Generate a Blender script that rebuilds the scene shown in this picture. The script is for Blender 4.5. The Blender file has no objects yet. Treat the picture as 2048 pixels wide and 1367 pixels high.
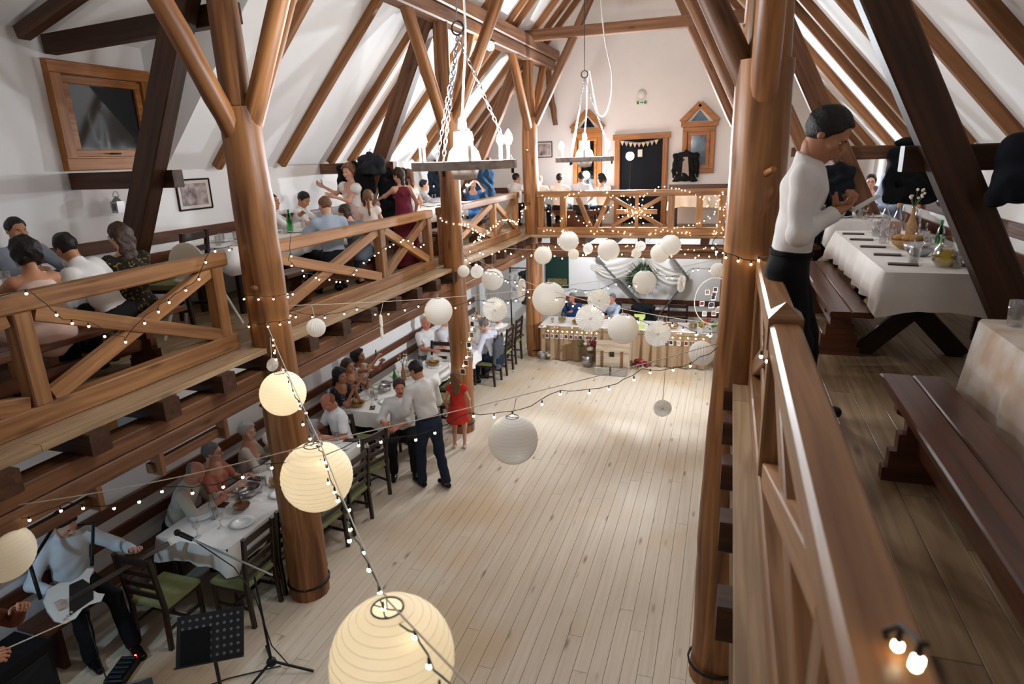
import bpy, math, random
import numpy as np
from mathutils import Matrix, Vector
sc = bpy.context.scene
COL = sc.collection
RND = random.Random(7)
R = math.radians
# ---------------------------------------------------------------- camera
F, CX, CY = 1280.0, 1024.0, 683.5            # focal length and centre in pixels of the 2048x1367 frame
CAM = np.array([0, 0, 4.30])
_y = np.array([1464 - CX, 297 - CY, F]); _y /= np.linalg.norm(_y)
_z = np.cross(_y, np.array([1, -.034, 0.])); _z /= np.linalg.norm(_z)
if _z[1] > 0: _z = -_z
_x = np.cross(_y, _z)
RW = np.stack([_x, _y, _z])                  # world = RW @ camera(x right, y down, z forward)
cam = bpy.data.objects.new('camera', bpy.data.cameras.new('camera')); COL.objects.link(cam)
cam.data.sensor_width = 36.0; cam.data.lens = F / 2048 * 36.0
cam.data.clip_start = .05; cam.data.clip_end = 100
m3 = RW @ np.diag([1, -1, -1])
M4 = Matrix([list(m3[i]) + [CAM[i]] for i in range(3)] + [[0, 0, 0, 1]])
cam.matrix_world = M4
cam.data.dof.use_dof = True; cam.data.dof.focus_distance = 6.0; cam.data.dof.aperture_fstop = 2.4
sc.camera = cam
# ---------------------------------------------------------------- world, exposure
w = bpy.data.worlds.new('night'); sc.world = w; w.use_nodes = True
w.node_tree.nodes['Background'].inputs[0].default_value = (.02, .03, .05, 1)
w.node_tree.nodes['Background'].inputs[1].default_value = .3
sc.view_settings.view_transform = 'Standard'; sc.view_settings.look = 'None'
sc.view_settings.exposure = 0.12; sc.view_settings.gamma = 1.0; sc.view_settings.use_curve_mapping = False
P_STROBE, P_CANDLE, P_PENDANT, P_STAGE = 850.0, 26.0, 55.0, 60.0   # lamp powers in watts

def ray(px, py): return RW @ np.array([(px - CX) / F, (py - CY) / F, 1.])
def atz(px, py, Z): d = ray(px, py); return CAM + d * ((Z - CAM[2]) / d[2])
def aty(px, py, Y): d = ray(px, py); return CAM + d * (Y / d[1])
def atx(px, py, X): d = ray(px, py); return CAM + d * (X / d[0])
def atd(px, py, D): return CAM + ray(px, py) * D        # D metres along the view axis

# ---------------------------------------------------------------- materials
def _new(name):
    m = bpy.data.materials.new(name); m.use_nodes = True
    return m, m.node_tree.nodes, m.node_tree.links, m.node_tree.nodes['Principled BSDF']
def lin(c):
    if isinstance(c, str):
        c = [int(c[i:i + 2], 16) / 255 for i in (0, 2, 4)]
        c = [x / 12.92 if x <= .04045 else ((x + .055) / 1.055) ** 2.4 for x in c]
    return (c[0], c[1], c[2], 1)
def coords(n, l, sx=1, sy=1, sz=1, rnd=True):
    tc = n.new('ShaderNodeTexCoord'); mp = n.new('ShaderNodeMapping')
    l.new(tc.outputs['Object'], mp.inputs[0]); mp.inputs['Scale'].default_value = (sx, sy, sz)
    if not rnd: return mp.outputs[0]
    oi = n.new('ShaderNodeObjectInfo'); mu = n.new('ShaderNodeVectorMath'); mu.operation = 'MULTIPLY_ADD'
    cx = n.new('ShaderNodeCombineXYZ')
    for i in range(3): l.new(oi.outputs['Random'], cx.inputs[i])
    l.new(cx.outputs[0], mu.inputs[0]); mu.inputs[1].default_value = (37, 53, 71); l.new(mp.outputs[0], mu.inputs[2])
    return mu.outputs[0]
def plain(name, c, rough=.6, var=.12, scale=6, bump=.0, metal=0, spec=.4, c2=None, sheen=0):
    m, n, l, b = _new(name)
    c = lin(c); c2 = lin(c2) if c2 else tuple(x * (1 - var) for x in c[:3]) + (1,)
    v = coords(n, l); ns = n.new('ShaderNodeTexNoise'); ns.inputs['Scale'].default_value = scale; ns.inputs['Detail'].default_value = 4
    l.new(v, ns.inputs[0]); cr = n.new('ShaderNodeValToRGB')
    cr.color_ramp.elements[0].position = .35; cr.color_ramp.elements[1].position = .65
    cr.color_ramp.elements[0].color = c2; cr.color_ramp.elements[1].color = c
    l.new(ns.outputs[0], cr.inputs[0]); l.new(cr.outputs[0], b.inputs['Base Color'])
    b.inputs['Roughness'].default_value = rough; b.inputs['Metallic'].default_value = metal
    b.inputs['Specular IOR Level'].default_value = spec
    if bump:
        bp = n.new('ShaderNodeBump'); bp.inputs['Strength'].default_value = bump; bp.inputs['Distance'].default_value = .02
        l.new(ns.outputs[0], bp.inputs['Height']); l.new(bp.outputs[0], b.inputs['Normal'])
    return m
def wood(name, c1, c2, rough=.5, along=1.2, across=22, spec=.35, knots=True, vary=.25, worn=None):
    m, n, l, b = _new(name)
    v = coords(n, l, along, across, across)
    ns = n.new('ShaderNodeTexNoise'); ns.inputs['Scale'].default_value = 1.0; ns.inputs['Detail'].default_value = 5; ns.inputs['Distortion'].default_value = .6
    l.new(v, ns.inputs[0]); cr = n.new('ShaderNodeValToRGB')
    cr.color_ramp.elements[0].position = .3; cr.color_ramp.elements[1].position = .68
    cr.color_ramp.elements[0].color = lin(c1); cr.color_ramp.elements[1].color = lin(c2)
    l.new(ns.outputs[0], cr.inputs[0]); out = cr.outputs[0]
    oi = n.new('ShaderNodeObjectInfo'); hs = n.new('ShaderNodeHueSaturation')
    mr = n.new('ShaderNodeMapRange'); mr.inputs[3].default_value = 1 - vary; mr.inputs[4].default_value = 1 + vary * .6
    l.new(oi.outputs['Random'], mr.inputs[0]); l.new(mr.outputs[0], hs.inputs['Value']); l.new(out, hs.inputs['Color']); out = hs.outputs[0]
    if knots:
        v2 = coords(n, l, 1.5, 6, 6); vo = n.new('ShaderNodeTexVoronoi'); vo.inputs['Scale'].default_value = 1.0
        l.new(v2, vo.inputs[0]); kr = n.new('ShaderNodeValToRGB')
        kr.color_ramp.elements[0].position = .04; kr.color_ramp.elements[0].color = (.22, .16, .12, 1)
        kr.color_ramp.elements[1].position = .16; kr.color_ramp.elements[1].color = (1, 1, 1, 1)
        l.new(vo.outputs['Distance'], kr.inputs[0]); mx = n.new('ShaderNodeMix'); mx.data_type = 'RGBA'; mx.blend_type = 'MULTIPLY'
        mx.inputs[0].default_value = .75; l.new(out, mx.inputs[6]); l.new(kr.outputs[0], mx.inputs[7]); out = mx.outputs[2]
    if worn:                                   # tan patches worn into the whitewash, across the boards
        ge = n.new('ShaderNodeNewGeometry'); wn = n.new('ShaderNodeTexNoise'); wn.inputs['Scale'].default_value = .55; wn.inputs['Detail'].default_value = 2
        l.new(ge.outputs['Position'], wn.inputs[0]); wr = n.new('ShaderNodeMapRange'); wr.inputs[1].default_value = .54; wr.inputs[2].default_value = .66; wr.inputs[4].default_value = .55
        l.new(wn.outputs[0], wr.inputs[0]); wm = n.new('ShaderNodeMix'); wm.data_type = 'RGBA'; l.new(wr.outputs[0], wm.inputs[0]); l.new(out, wm.inputs[6]); wm.inputs[7].default_value = lin(worn); out = wm.outputs[2]
    l.new(out, b.inputs['Base Color']); b.inputs['Roughness'].default_value = rough; b.inputs['Specular IOR Level'].default_value = spec
    bp = n.new('ShaderNodeBump'); bp.inputs['Strength'].default_value = .15; bp.inputs['Distance'].default_value = .01
    l.new(ns.outputs[0], bp.inputs['Height']); l.new(bp.outputs[0], b.inputs['Normal'])
    return m
def emit(name, c, s):
    m, n, l, b = _new(name); b.inputs['Base Color'].default_value = lin(c)
    b.inputs['Emission Color'].default_value = lin(c); b.inputs['Emission Strength'].default_value = s
    return m
def glassy(name, c=(1, 1, 1), tint=.92):
    m, n, l, b = _new(name); n.remove(b)
    tr = n.new('ShaderNodeBsdfTransparent'); tr.inputs[0].default_value = tuple(tint * x for x in c) + (1,)
    gl = n.new('ShaderNodeBsdfGlossy'); gl.inputs['Roughness'].default_value = .06
    lw = n.new('ShaderNodeLayerWeight'); lw.inputs[0].default_value = .35
    mx = n.new('ShaderNodeMixShader'); l.new(lw.outputs['Facing'], mx.inputs[0]); l.new(tr.outputs[0], mx.inputs[1]); l.new(gl.outputs[0], mx.inputs[2])
    l.new(mx.outputs[0], n['Material Output'].inputs[0]); return m
def paper(name, c, t=.45):
    m, n, l, b = _new(name); b.inputs['Base Color'].default_value = lin(c); b.inputs['Roughness'].default_value = .8
    tl = n.new('ShaderNodeBsdfTranslucent'); tl.inputs[0].default_value = lin(c); mx = n.new('ShaderNodeMixShader'); mx.inputs[0].default_value = t
    l.new(b.outputs[0], mx.inputs[1]); l.new(tl.outputs[0], mx.inputs[2]); l.new(mx.outputs[0], n['Material Output'].inputs[0]); return m

M_log = wood('log_wood', '62391e', 'b27a48', .45, .8, 14, .4)
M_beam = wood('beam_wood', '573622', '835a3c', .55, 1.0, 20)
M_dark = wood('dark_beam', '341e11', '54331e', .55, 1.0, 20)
M_rail = wood('rail_wood', '7d5232', 'ae7f54', .4, 1.2, 24, .45)
M_raft = wood('rafter_wood', '6e4527', '9a693f', .5, 1.2, 24)
M_floor = wood('floor_wood', 'd6c6b0', 'e2d5c1', .55, 1.1, 30, .3, True, .035, 'd0b184')
M_deck = wood('deck_wood', '8a6f54', 'b59a78', .45, 1.1, 22, .4, True, .22)
M_bench = wood('bench_wood', '4a2a1a', '6e4029', .3, 1.2, 22, .5, True, .12)
M_chair = wood('chair_wood', '1f130d', '33211a', .35, 1.5, 30, .5, False)
M_frame = wood('window_wood', '8a5426', 'b3753c', .4, 1.5, 24)
M_wall = plain('plaster', 'eeecea', .85, .04, 1.5, .08)
M_black = plain('black', '0c0c0e', .5, .2)
M_metal = plain('metal', 'b8b8ba', .3, .1, 8, 0, 1)
M_iron = plain('iron', '3a3634', .5, .2, 8, 0, .8)
M_white = plain('white_paint', 'e8e5df', .5, .04)
M_cloth = plain('linen', 'ece8e2', .85, .05, 9, .15)
M_green = plain('seat_green', '85895a', .85, .2, 14, .2)
M_china = plain('china', 'f0efec', .2, .02, 3, 0, 0, .5)
M_glass = glassy('clear_glass'); M_gglass = glassy('green_glass', (.12, .7, .25), .8); M_yglass = glassy('juice', (.85, .72, .3), .8)
M_pane = plain('night_glass', '0a1016', .05, .3, 2, 0, 0, .6)
M_bulb = emit('bulb_glow', (1, .82, .52), 14); M_cand = emit('candle_glow', (1, .93, .82), 40)
M_flash = emit('flash_glow', (.86, .94, 1), 160)
M_lant = paper('lantern_paper', 'fbf9f5'); M_lantw = paper('warm_lantern_paper', 'faf2e0'); M_wire = plain('wire', '15130f', .6); M_rope = plain('rope', 'd9cfbe', .8, .15)
_pc = {}
def fab(c, rough=.85, var=.14, scale=7, bump=.25):
    k = (c, rough, var, scale)
    if k not in _pc: _pc[k] = plain('cloth_' + c, c, rough, var, scale, bump, 0, .25)
    return _pc[k]

# ---------------------------------------------------------------- object helpers
def wmat(o):
    if o is None: return Matrix()
    return wmat(o.parent) @ o.matrix_parent_inverse @ o.matrix_basis if o.parent else o.matrix_basis.copy()
def place(o, parent=None, M=None):
    COL.objects.link(o)
    if parent is not None:
        o.parent = parent; o.matrix_parent_inverse = wmat(parent).inverted()
    if M is not None: o.matrix_basis = M
    return o
def tag(o, label=None, cat=None, group=None, kind=None):
    if label: o['label'] = label
    if cat: o['category'] = cat
    if group: o['group'] = group
    if kind: o['kind'] = kind
    return o
def empty(name, loc=(0, 0, 0), rz=0):
    o = bpy.data.objects.new(name, None); COL.objects.link(o)
    o.matrix_basis = Matrix.Translation(Vector(loc)) @ Matrix.Rotation(R(rz), 4, 'Z'); o.empty_display_size = .1
    return o
def copy_tree(o, M=None, parent=None):
    c = o.copy(); COL.objects.link(c); c.parent = parent
    if M is not None: c.matrix_basis = M
    for ch in list(o.children): copy_tree(ch, None, c)
    return c
def TR(loc, rz=0, s=1): return Matrix.Translation(Vector([float(x) for x in loc])) @ Matrix.Rotation(R(rz), 4, 'Z') @ Matrix.Scale(s, 4)
def frame(a, b, up=(0, 0, 1)):
    a, b = Vector([float(x) for x in a]), Vector([float(x) for x in b]); x = (b - a).normalized(); u = Vector(up)
    if abs(x.dot(u)) > .99: u = Vector((0, 1, 0)) if abs(x.y) < .9 else Vector((1, 0, 0))
    y = u.cross(x).normalized(); z = x.cross(y)
    return Matrix(((x.x, y.x, z.x, a.x), (x.y, y.y, z.y, a.y), (x.z, y.z, z.z, a.z), (0, 0, 0, 1))), (b - a).length
def npmesh(name, V, Q, smooth=True):
    me = bpy.data.meshes.new(name); V = np.asarray(V, dtype=np.float32); Q = np.asarray(Q, dtype=np.int32)
    k = Q.shape[1]; me.vertices.add(len(V)); me.vertices.foreach_set('co', V.ravel())
    me.loops.add(Q.size); me.loops.foreach_set('vertex_index', Q.ravel())
    me.polygons.add(len(Q)); me.polygons.foreach_set('loop_start', np.arange(0, Q.size, k, dtype=np.int32))
    me.polygons.foreach_set('use_smooth', np.full(len(Q), smooth)); me.update(calc_edges=True); return me
class MB:
    """collects shapes into one mesh"""
    def __init__(s): s.v = []; s.f = []; s.m = []; s.sm = []; s.cm = 0; s.T = Matrix()
    def add(s, vs, fs, sm=False):
        o = len(s.v); T = s.T
        s.v += [tuple(T @ Vector(v)) for v in vs]
        s.f += [tuple(i + o for i in f) for f in fs]; s.m += [s.cm] * len(fs); s.sm += [sm] * len(fs); return s
    def mat(s, i): s.cm = i; return s
    def beam(s, a, b, w, h, ch=.006, up=(0, 0, 1)):
        Mx, L = frame(a, b, up); w /= 2; h /= 2; ch = min(ch, w * .4, h * .4)
        pr = [(-w + ch, -h), (w - ch, -h), (w, -h + ch), (w, h - ch), (w - ch, h), (-w + ch, h), (-w, h - ch), (-w, -h + ch)]
        vs = [Mx @ Vector((x, p[0], p[1])) for x in (0, L) for p in pr]
        fs = [(i, (i + 1) % 8, 8 + (i + 1) % 8, 8 + i) for i in range(8)] + [tuple(range(7, -1, -1)), tuple(range(8, 16))]
        return s.add(vs, fs)
    def box(s, c, d, rz=0, ch=.005):
        c = Vector(c); h = Matrix.Rotation(R(rz), 3, 'Z') @ Vector((d[0] / 2, 0, 0))
        return s.beam(c - h, c + h, d[1], d[2], ch)
    def cyl(s, a, b, r1, r2=None, n=10, cap=True, sm=True):
        r2 = r1 if r2 is None else r2; Mx, L = frame(a, b)
        vs = [Mx @ Vector((x, r * math.cos(2 * math.pi * i / n), r * math.sin(2 * math.pi * i / n))) for x, r in ((0, r1), (L, r2)) for i in range(n)]
        s.add(vs, [(i, (i + 1) % n, n + (i + 1) % n, n + i) for i in range(n)], sm)
        if cap: s.add(vs, [tuple(range(n - 1, -1, -1)), tuple(range(n, 2 * n))])
        return s
    def lathe(s, prof, c=(0, 0, 0), n=14, sm=True, Mx=None):
        Mx = Mx or Matrix.Translation(Vector(c)); vs = []; fs = []
        for r, z in prof: vs += [Mx @ Vector((r * math.cos(2 * math.pi * i / n), r * math.sin(2 * math.pi * i / n), z)) for i in range(n)]
        for k in range(len(prof) - 1): fs += [(k * n + i, k * n + (i + 1) % n, (k + 1) * n + (i + 1) % n, (k + 1) * n + i) for i in range(n)]
        return s.add(vs, fs, sm)
    def ball(s, c, r, n=10, m=6, sq=(1, 1, 1)):
        pr = [(math.sin(math.pi * k / m) * r + 1e-5, -math.cos(math.pi * k / m) * r) for k in range(m + 1)]
        return s.lathe(pr, n=n, Mx=Matrix.Translation(Vector(c)) @ Matrix.Diagonal((*sq, 1)))
    def tube(s, pts, r, n=6):
        pts = [Vector(p) for p in pts]; vs = []; k = len(pts); ref = None
        for i, p in enumerate(pts):
            t = (pts[min(i + 1, k - 1)] - pts[max(i - 1, 0)]).normalized()
            if ref is None: ref = t.orthogonal().normalized()
            ref = (ref - t * ref.dot(t)).normalized(); y = t.cross(ref); rr = r[i] if isinstance(r, (list, tuple)) else r
            vs += [p + (ref * math.cos(2 * math.pi * j / n) + y * math.sin(2 * math.pi * j / n)) * rr for j in range(n)]
        fs = [(i * n + j, i * n + (j + 1) % n, (i + 1) * n + (j + 1) % n, (i + 1) * n + j) for i in range(k - 1) for j in range(n)]
        return s.add(vs, fs + [tuple(range(n - 1, -1, -1)), tuple(range((k - 1) * n, k * n))], True)
    def prism(s, poly, a, b):
        """poly: 2d outline, a,b -> functions mapping outline to the two faces"""
        n = len(poly); vs = [a(p) for p in poly] + [b(p) for p in poly]
        return s.add(vs, [(i, (i + 1) % n, n + (i + 1) % n, n + i) for i in range(n)] + [tuple(range(n - 1, -1, -1)), tuple(range(n, 2 * n))])
    def mesh(s, name, mats):
        me = bpy.data.meshes.new(name); me.from_pydata([tuple(v) for v in s.v], [], s.f)
        for m in (mats if isinstance(mats, (list, tuple)) else [mats]): me.materials.append(m)
        me.polygons.foreach_set('material_index', s.m); me.polygons.foreach_set('use_smooth', s.sm); me.update(); return me
    def build(s, name, mats, parent=None, M=None):
        return place(bpy.data.objects.new(name, s.mesh(name, mats)), parent, M)
_bc = {}
def beam(name, a, b, w, h, mat, parent=None, ch=.008, up=(0, 0, 1)):
    """a timber of its own: local X runs along the grain"""
    Mx, L = frame(a, b, up); k = (round(L, 3), round(w, 3), round(h, 3), mat.name, ch)
    if k not in _bc: _bc[k] = MB().beam((0, 0, 0), (L, 0, 0), w, h, ch).mesh(name, mat)
    return place(bpy.data.objects.new(name, _bc[k]), parent, Mx)
def log(name, a, b, r1, r2, mat, parent=None, seed=0, n=14, wob=.012, knots=4):
    Mx, L = frame(a, b); rn = random.Random(seed); k = max(6, int(L / .16)); vs = []; ph = [rn.uniform(0, 6.3) for _ in range(6)]
    kn = [(rn.uniform(.1, .9) * L, rn.uniform(0, 6.3), rn.uniform(.018, .04)) for _ in range(knots)]
    for i in range(k + 1):
        x = L * i / k; r = r1 + (r2 - r1) * i / k; oy = wob * math.sin(x * 1.7 + ph[0]) * min(1, i, k - i); oz = wob * math.sin(x * 1.3 + ph[1]) * min(1, i, k - i)
        for j in range(n):
            t = 2 * math.pi * j / n; rr = r * (1 + .025 * math.sin(2 * t + ph[2] + x) + .018 * math.sin(5 * t + ph[3] - x * 2.1) + .012 * math.sin(x * 9 + ph[4]))
            for kx, kt, ka in kn:
                dt = (t - kt + math.pi) % (2 * math.pi) - math.pi; rr += ka * math.exp(-((x - kx) / .07) ** 2 - (dt * r / .06) ** 2)
            vs.append((x, oy + rr * math.cos(t), oz + rr * math.sin(t)))
    fs = [(i * n + j, i * n + (j + 1) % n, (i + 1) * n + (j + 1) % n, (i + 1) * n + j) for i in range(k) for j in range(n)]
    mb = MB().add(vs, fs, True); mb.add(vs, [tuple(range(n - 1, -1, -1)), tuple(range(k * n, (k + 1) * n))])
    return place(bpy.data.objects.new(name, mb.mesh(name, mat)), parent, Mx)
# ---------------------------------------------------------------- the building
XL, XR, YP, DZ = -3.93, .10, (4.73, 8.95, 13.2), 2.70     # pillar rows, truss lines, gallery level
WL, WR, WB, WLL, SL = -6.2, 2.37, 15.2, -5.78, math.tan(R(48))
XC, ZK = (WL + WR) / 2, 4.27; ZR = ZK + (XC - WL) * SL
def struct(o, label, cat): return tag(o, label, cat, None, 'structure')
# lower floor and its boards
mb = MB(); mb.box((-1.7, 6.4, -.06), (8.4, 17.8, .09), 0, 0)
floor = struct(mb.build('floor', M_floor), 'pale whitewashed plank floor of the hall, worn and patchy', 'floor')
def boards(parent, mat, x0, x1, wd, y0, y1, ztop, th, seed, lmin=2.6, lmax=4.6, alongx=False, name='plank'):
    rn = random.Random(seed); x = x0
    while x < x1 - .02:
        y = y0 + rn.uniform(-1.5, 0); ww = min(wd, x1 - x)
        while y < y1:
            L = round(rn.uniform(lmin, lmax) * 2) / 2; a, b = max(y, y0), min(y + L, y1)
            if b - a > .05:
                z = ztop - th / 2 + rn.uniform(-.0012, 0)
                if alongx: beam(name, (a, x + ww / 2, z), (b - .004, x + ww / 2, z), ww - .003, th, mat, parent, .0015)
                else: beam(name, (x + ww / 2, a, z), (x + ww / 2, b - .004, z), ww - .003, th, mat, parent, .0015)
            y += L
        x += wd
boards(floor, M_floor, WLL, .5, .135, 1.2, WB, 0, .02, 3, 3.0, 5.0)
# galleries
def gallery(nm, label, x0, x1, y0, y1):
    mb = MB(); mb.box(((x0 + x1) / 2, (y0 + y1) / 2, DZ - .0525), (x1 - x0 - .06, y1 - y0 - .02, .01), 0, 0)
    return struct(mb.build('floor_gallery_' + nm, M_deck), label, 'floor')
gl = gallery('left', 'raised timber gallery floor along the dormer window side', WL, -3.90, -2.4, WB)
gr = gallery('right', 'raised timber gallery floor beside the standing man with phone', .10, WR, -2.4, WB)
gb = gallery('back', 'raised timber gallery floor in front of the dark door', -3.9, .10, 12.95, WB)
boards(gl, M_deck, -6.2, -3.90, .164, -1, WB, DZ, .045, 11)
boards(gr, M_deck, .10, WR, .151, -1, WB, DZ, .045, 12, 2.0, 4.4)
boards(gb, M_deck, 12.95, WB, .16, -3.9, .10, DZ, .045, 13, 2.0, 4.0, True)
for k in range(-4, 22):
    y = 2.22 + .593 * k
    if y > 14.9 or y < -.6: continue
    if min(abs(y - q) for q in YP) < .12: y += .22
    beam('joist', (-5.75, y, 2.578), (-3.84, y, 2.578), .15, .155, M_dark, gl)
    beam('joist', (.045, y, 2.578), (WR - .02, y, 2.578), .15, .155, M_dark, gr)
for k in range(6): beam('joist', (-3.4 + .6 * k, 12.9, 2.578), (-3.4 + .6 * k, WB - .02, 2.578), .15, .155, M_dark, gb)
for (ya, yb) in ((-1.5, 4.6), (4.86, 8.82), (9.08, 13.05)):
    for x, g in ((-4.04, gl), (.21, gr)):
        for z in (2.434, 2.30): beam('girder', (x, ya, z), (x, yb, z), .2, .128, M_beam, g, .01)
for z in (2.434, 2.30): beam('girder', (-3.8, 13.14, z), (0, 13.14, z), .2, .128, M_beam, gb, .01)
# boards hung below the left girder
for ya, yb in ((1.9, 2.84), (3.26, 4.03)):
    beam('hanging_board', (-4.02, ya, 2.135), (-4.02, yb, 2.135), .06, .08, M_beam, gl)
    for y in (ya + .05, yb - .05): beam('hanger', (-3.98, y, 2.25), (-3.98, y, 2.075), .1, .05, M_beam, gl)
# walls
mb = MB(); mb.box((WLL - .3, 6.3, 1.245), (.6, 18, 2.49), 0, 0); mb.box((WL - .1, 6.3, (ZK + 2.48) / 2), (.2, 18, ZK - 2.48), 0, 0)
mb.box((WL - .1, 4.72, (ZK + 5.56) / 2), (.2, 2.56, 5.56 - ZK), 0, 0)                         # dormer front
wall_left = struct(mb.build('wall_left', M_wall), 'white plastered wall with the square dormer window', 'wall')
mb = MB(); mb.box((WR + .1, 6.3, ZK / 2), (.2, 18, ZK), 0, 0)
wall_right = struct(mb.build('wall_right', M_wall), 'white plastered low wall behind the gallery tables', 'wall')
gable = [(WL - .2, -.1), (WR + .2, -.1), (WR + .2, ZK - .2), (XC, ZR + .05), (WL - .2, ZK - .2)]
mb = MB().prism(gable, lambda p: (p[0], WB, p[1]), lambda p: (p[0], WB + .2, p[1]))
wall_back = struct(mb.build('wall_back', M_wall), 'tall white gable wall with the dark door', 'wall')
mb = MB().prism(gable, lambda p: (p[0], -2.5, p[1]), lambda p: (p[0], -2.7, p[1]))
struct(mb.build('wall_front', M_wall), 'white gable wall at the other end of the hall', 'wall')
# roof: two plastered slopes and the dormer
mb = MB()
def slope(xa, xb, ya, yb, side):
    f = (lambda x: ZK + (x - WL) * SL) if side < 0 else (lambda x: ZK + (WR - x) * SL)
    vs = [(xa, ya, f(xa)), (xb, ya, f(xb)), (xb, yb, f(xb)), (xa, yb, f(xa))]; vs += [(x, y, z + .15) for x, y, z in vs]
    mb.add(vs, [(0, 3, 2, 1), (4, 5, 6, 7), (0, 1, 5, 4), (1, 2, 6, 5), (2, 3, 7, 6), (3, 0, 4, 7)])
Y0, Y1, XD = 3.44, 6.0, -4.45; ZD = ZK + (XD - WL) * SL
slope(WL, XC, -2.5, Y0, -1); slope(WL, XC, Y1, WB, -1); slope(XD, XC, Y0, Y1, -1); slope(XC, WR, -2.5, WB, 1)
for y in (Y0 + .03, Y1 - .03): mb.add([(WL, y, ZK - .05), (WL, y, 5.6), (XD + .04, y, ZD + .03)], [(0, 1, 2)])
mb.add([(WL, Y0, 5.56), (WL, Y1, 5.56), (XD, Y1, ZD), (XD, Y0, ZD), (WL, Y0, 5.7), (WL, Y1, 5.7), (XD, Y1, ZD + .14), (XD, Y0, ZD + .14)], [(0, 1, 2, 3), (7, 6, 5, 4), (0, 4, 5, 1)])
ceil = struct(mb.build('ceiling', M_wall), 'white plastered roof slopes with exposed rafters and a dormer', 'ceiling')
for y in (6.74, 8.0, 9.22, 9.82, 10.95, 12.2, 12.55, 13.6, 14.2, 14.75, 2.6, 1.4):
    a, b = (-6.12, y, ZK + .08 * SL - .06), (XC - .1, y, ZR - .18); beam('rafter', a, b, .09, .13, M_raft, ceil)
for y in (5.33, 6.62, 7.97, 9.35, 10.08, 11.45, 12.95, 14.15, 2.6, 1.2):
    beam('rafter', (WR - .05, y, ZK + .05 * SL - .06), (XC + .1, y, ZR - .18), .09, .13, M_raft, ceil)
# purlins and ties
for x, lb in ((XL, 'heavy roof purlin carried by the pillars beside the dormer side gallery'), (XR + .1, 'heavy roof purlin above the standing man with phone')):
    t = empty('roof_purlin', (x, 6, 6.1)); tag(t, lb, 'beam')
    beam('timber', (x, -2.3, 6.42), (x, WB - .02, 6.42), .26, .22, M_beam, t, .02); beam('timber', (x, -2.3, 6.2), (x, 14.9, 6.2), .22, .2, M_beam, t, .02)
near = {4.73: 'nearest', 8.95: 'middle', 13.2: 'far'}
for y in YP:
    w_ = {4.73: 'first truss, by the dormer', 8.95: 'middle truss of the hall', 13.2: 'truss at the back gallery railing'}[y]
    o = beam('tie_beam', (XL - .05, y, 6.55), (XR + .1, y, 6.55), .17, .2, M_beam, None, .012); tag(o, 'squared tie beam spanning the hall at the ' + w_, 'beam')
# pillars
def pillar(base, top, r1, r2, label, side, A=True, seed=1):
    t = empty('timber_pillar', base); tag(t, label, 'pillar', 'log pillars')
    log('trunk', base, top, r1, r2, M_log, t, seed, 16, .015, 5)
    b = Vector([float(x) for x in base]); tp = Vector([float(x) for x in top])
    mb = MB().lathe([(r1 * 1.02, 0), (r1 * 1.08, .005), (r1 * 1.08, .03), (r1 * 1.02, .035)], b + Vector((0, 0, .13)), 16); mb.build('base_ring', M_iron, t)
    rs = random.Random(seed)
    for k in range(3):
        f = rs.uniform(.25, .9); a = rs.uniform(0, 6.28); q = b.lerp(tp, f); e = Vector((math.cos(a), math.sin(a), .25)); MB().cyl(q + e * r1 * .7, q + e * (r1 + rs.uniform(.04, .12)), .028, .018, 8).build('branch_stub', M_log, t)
    log('upper_post', tp + Vector((-.02 * side, 0, -.35)), (tp.x - .02 * side, tp.y, 6.12), r2 * .78, r2 * .7, M_log, t, seed + 3, 12, .006, 1)
    for s in (-1, 1):
        log('brace', tp + Vector((0, .10 * s, -.22)), (tp.x, tp.y + s * 1.12, 6.22), .088, .08, M_log, t, seed + 7 + s, 10, .008, 2)
    log('inward_leg', tp + Vector((.10 * side, 0, -.12)), (XC - .25 * side, tp.y, ZR - .9), .085, .075, M_log if seed < 3 else M_beam, t, seed + 11, 10, .01, 2)
    return t
pillar((XL, 4.73, 0), aty(477, 215, 4.73), .2, .17, 'thick log pillar beside the nearest lower table, string lights around it', 1, seed=1)
pillar((XL, 8.95, 0), aty(893, 225, 8.95), .175, .15, 'log pillar beside the girl in the red dress', 1, seed=2)
pillar((XL, 13.2, 0), aty(1060, 235, 13.2), .185, .16, 'log pillar at the end of the burlap head table', 1, seed=5)
pillar((XR, 4.73, 0), aty(1532, 120, 4.73), .2, .175, 'massive log pillar next to the man with the phone', -1, seed=4)
pillar((XR, 8.95, 0), aty(1500, 190, 8.95), .175, .16, 'log pillar behind the massive one next to the man with the phone', -1, seed=6)
pillar((XR, 13.2, 0), aty(1482, 235, 13.2), .17, .15, 'log pillar next to the hoop of photographs', -1, seed=8)
# raking struts, short cross pieces
for y in YP:
    w_ = {4.73: 'nearest', 8.95: 'middle', 13.2: 'farthest'}[y]
    for sgn, x0, x1, xw, lb in ((1, -5.86, -4.05, WL + .02, 'dormer side gallery'), (-1, 2.02, .21, WR - .02, 'gallery with the long benches')):
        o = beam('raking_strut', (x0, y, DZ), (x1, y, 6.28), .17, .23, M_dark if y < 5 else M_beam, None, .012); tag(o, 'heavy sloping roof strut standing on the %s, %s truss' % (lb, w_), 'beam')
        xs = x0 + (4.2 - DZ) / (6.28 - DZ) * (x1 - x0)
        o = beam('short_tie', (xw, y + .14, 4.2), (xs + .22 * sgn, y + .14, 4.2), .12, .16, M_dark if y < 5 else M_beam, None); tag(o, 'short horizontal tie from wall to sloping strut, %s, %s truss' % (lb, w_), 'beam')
o = beam('collar_beam', (WL + .02, 4.90, 5.45), (-4.0, 4.90, 5.53), .13, .17, M_dark); tag(o, 'dark collar beam running into the dormer above the window', 'beam')
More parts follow.
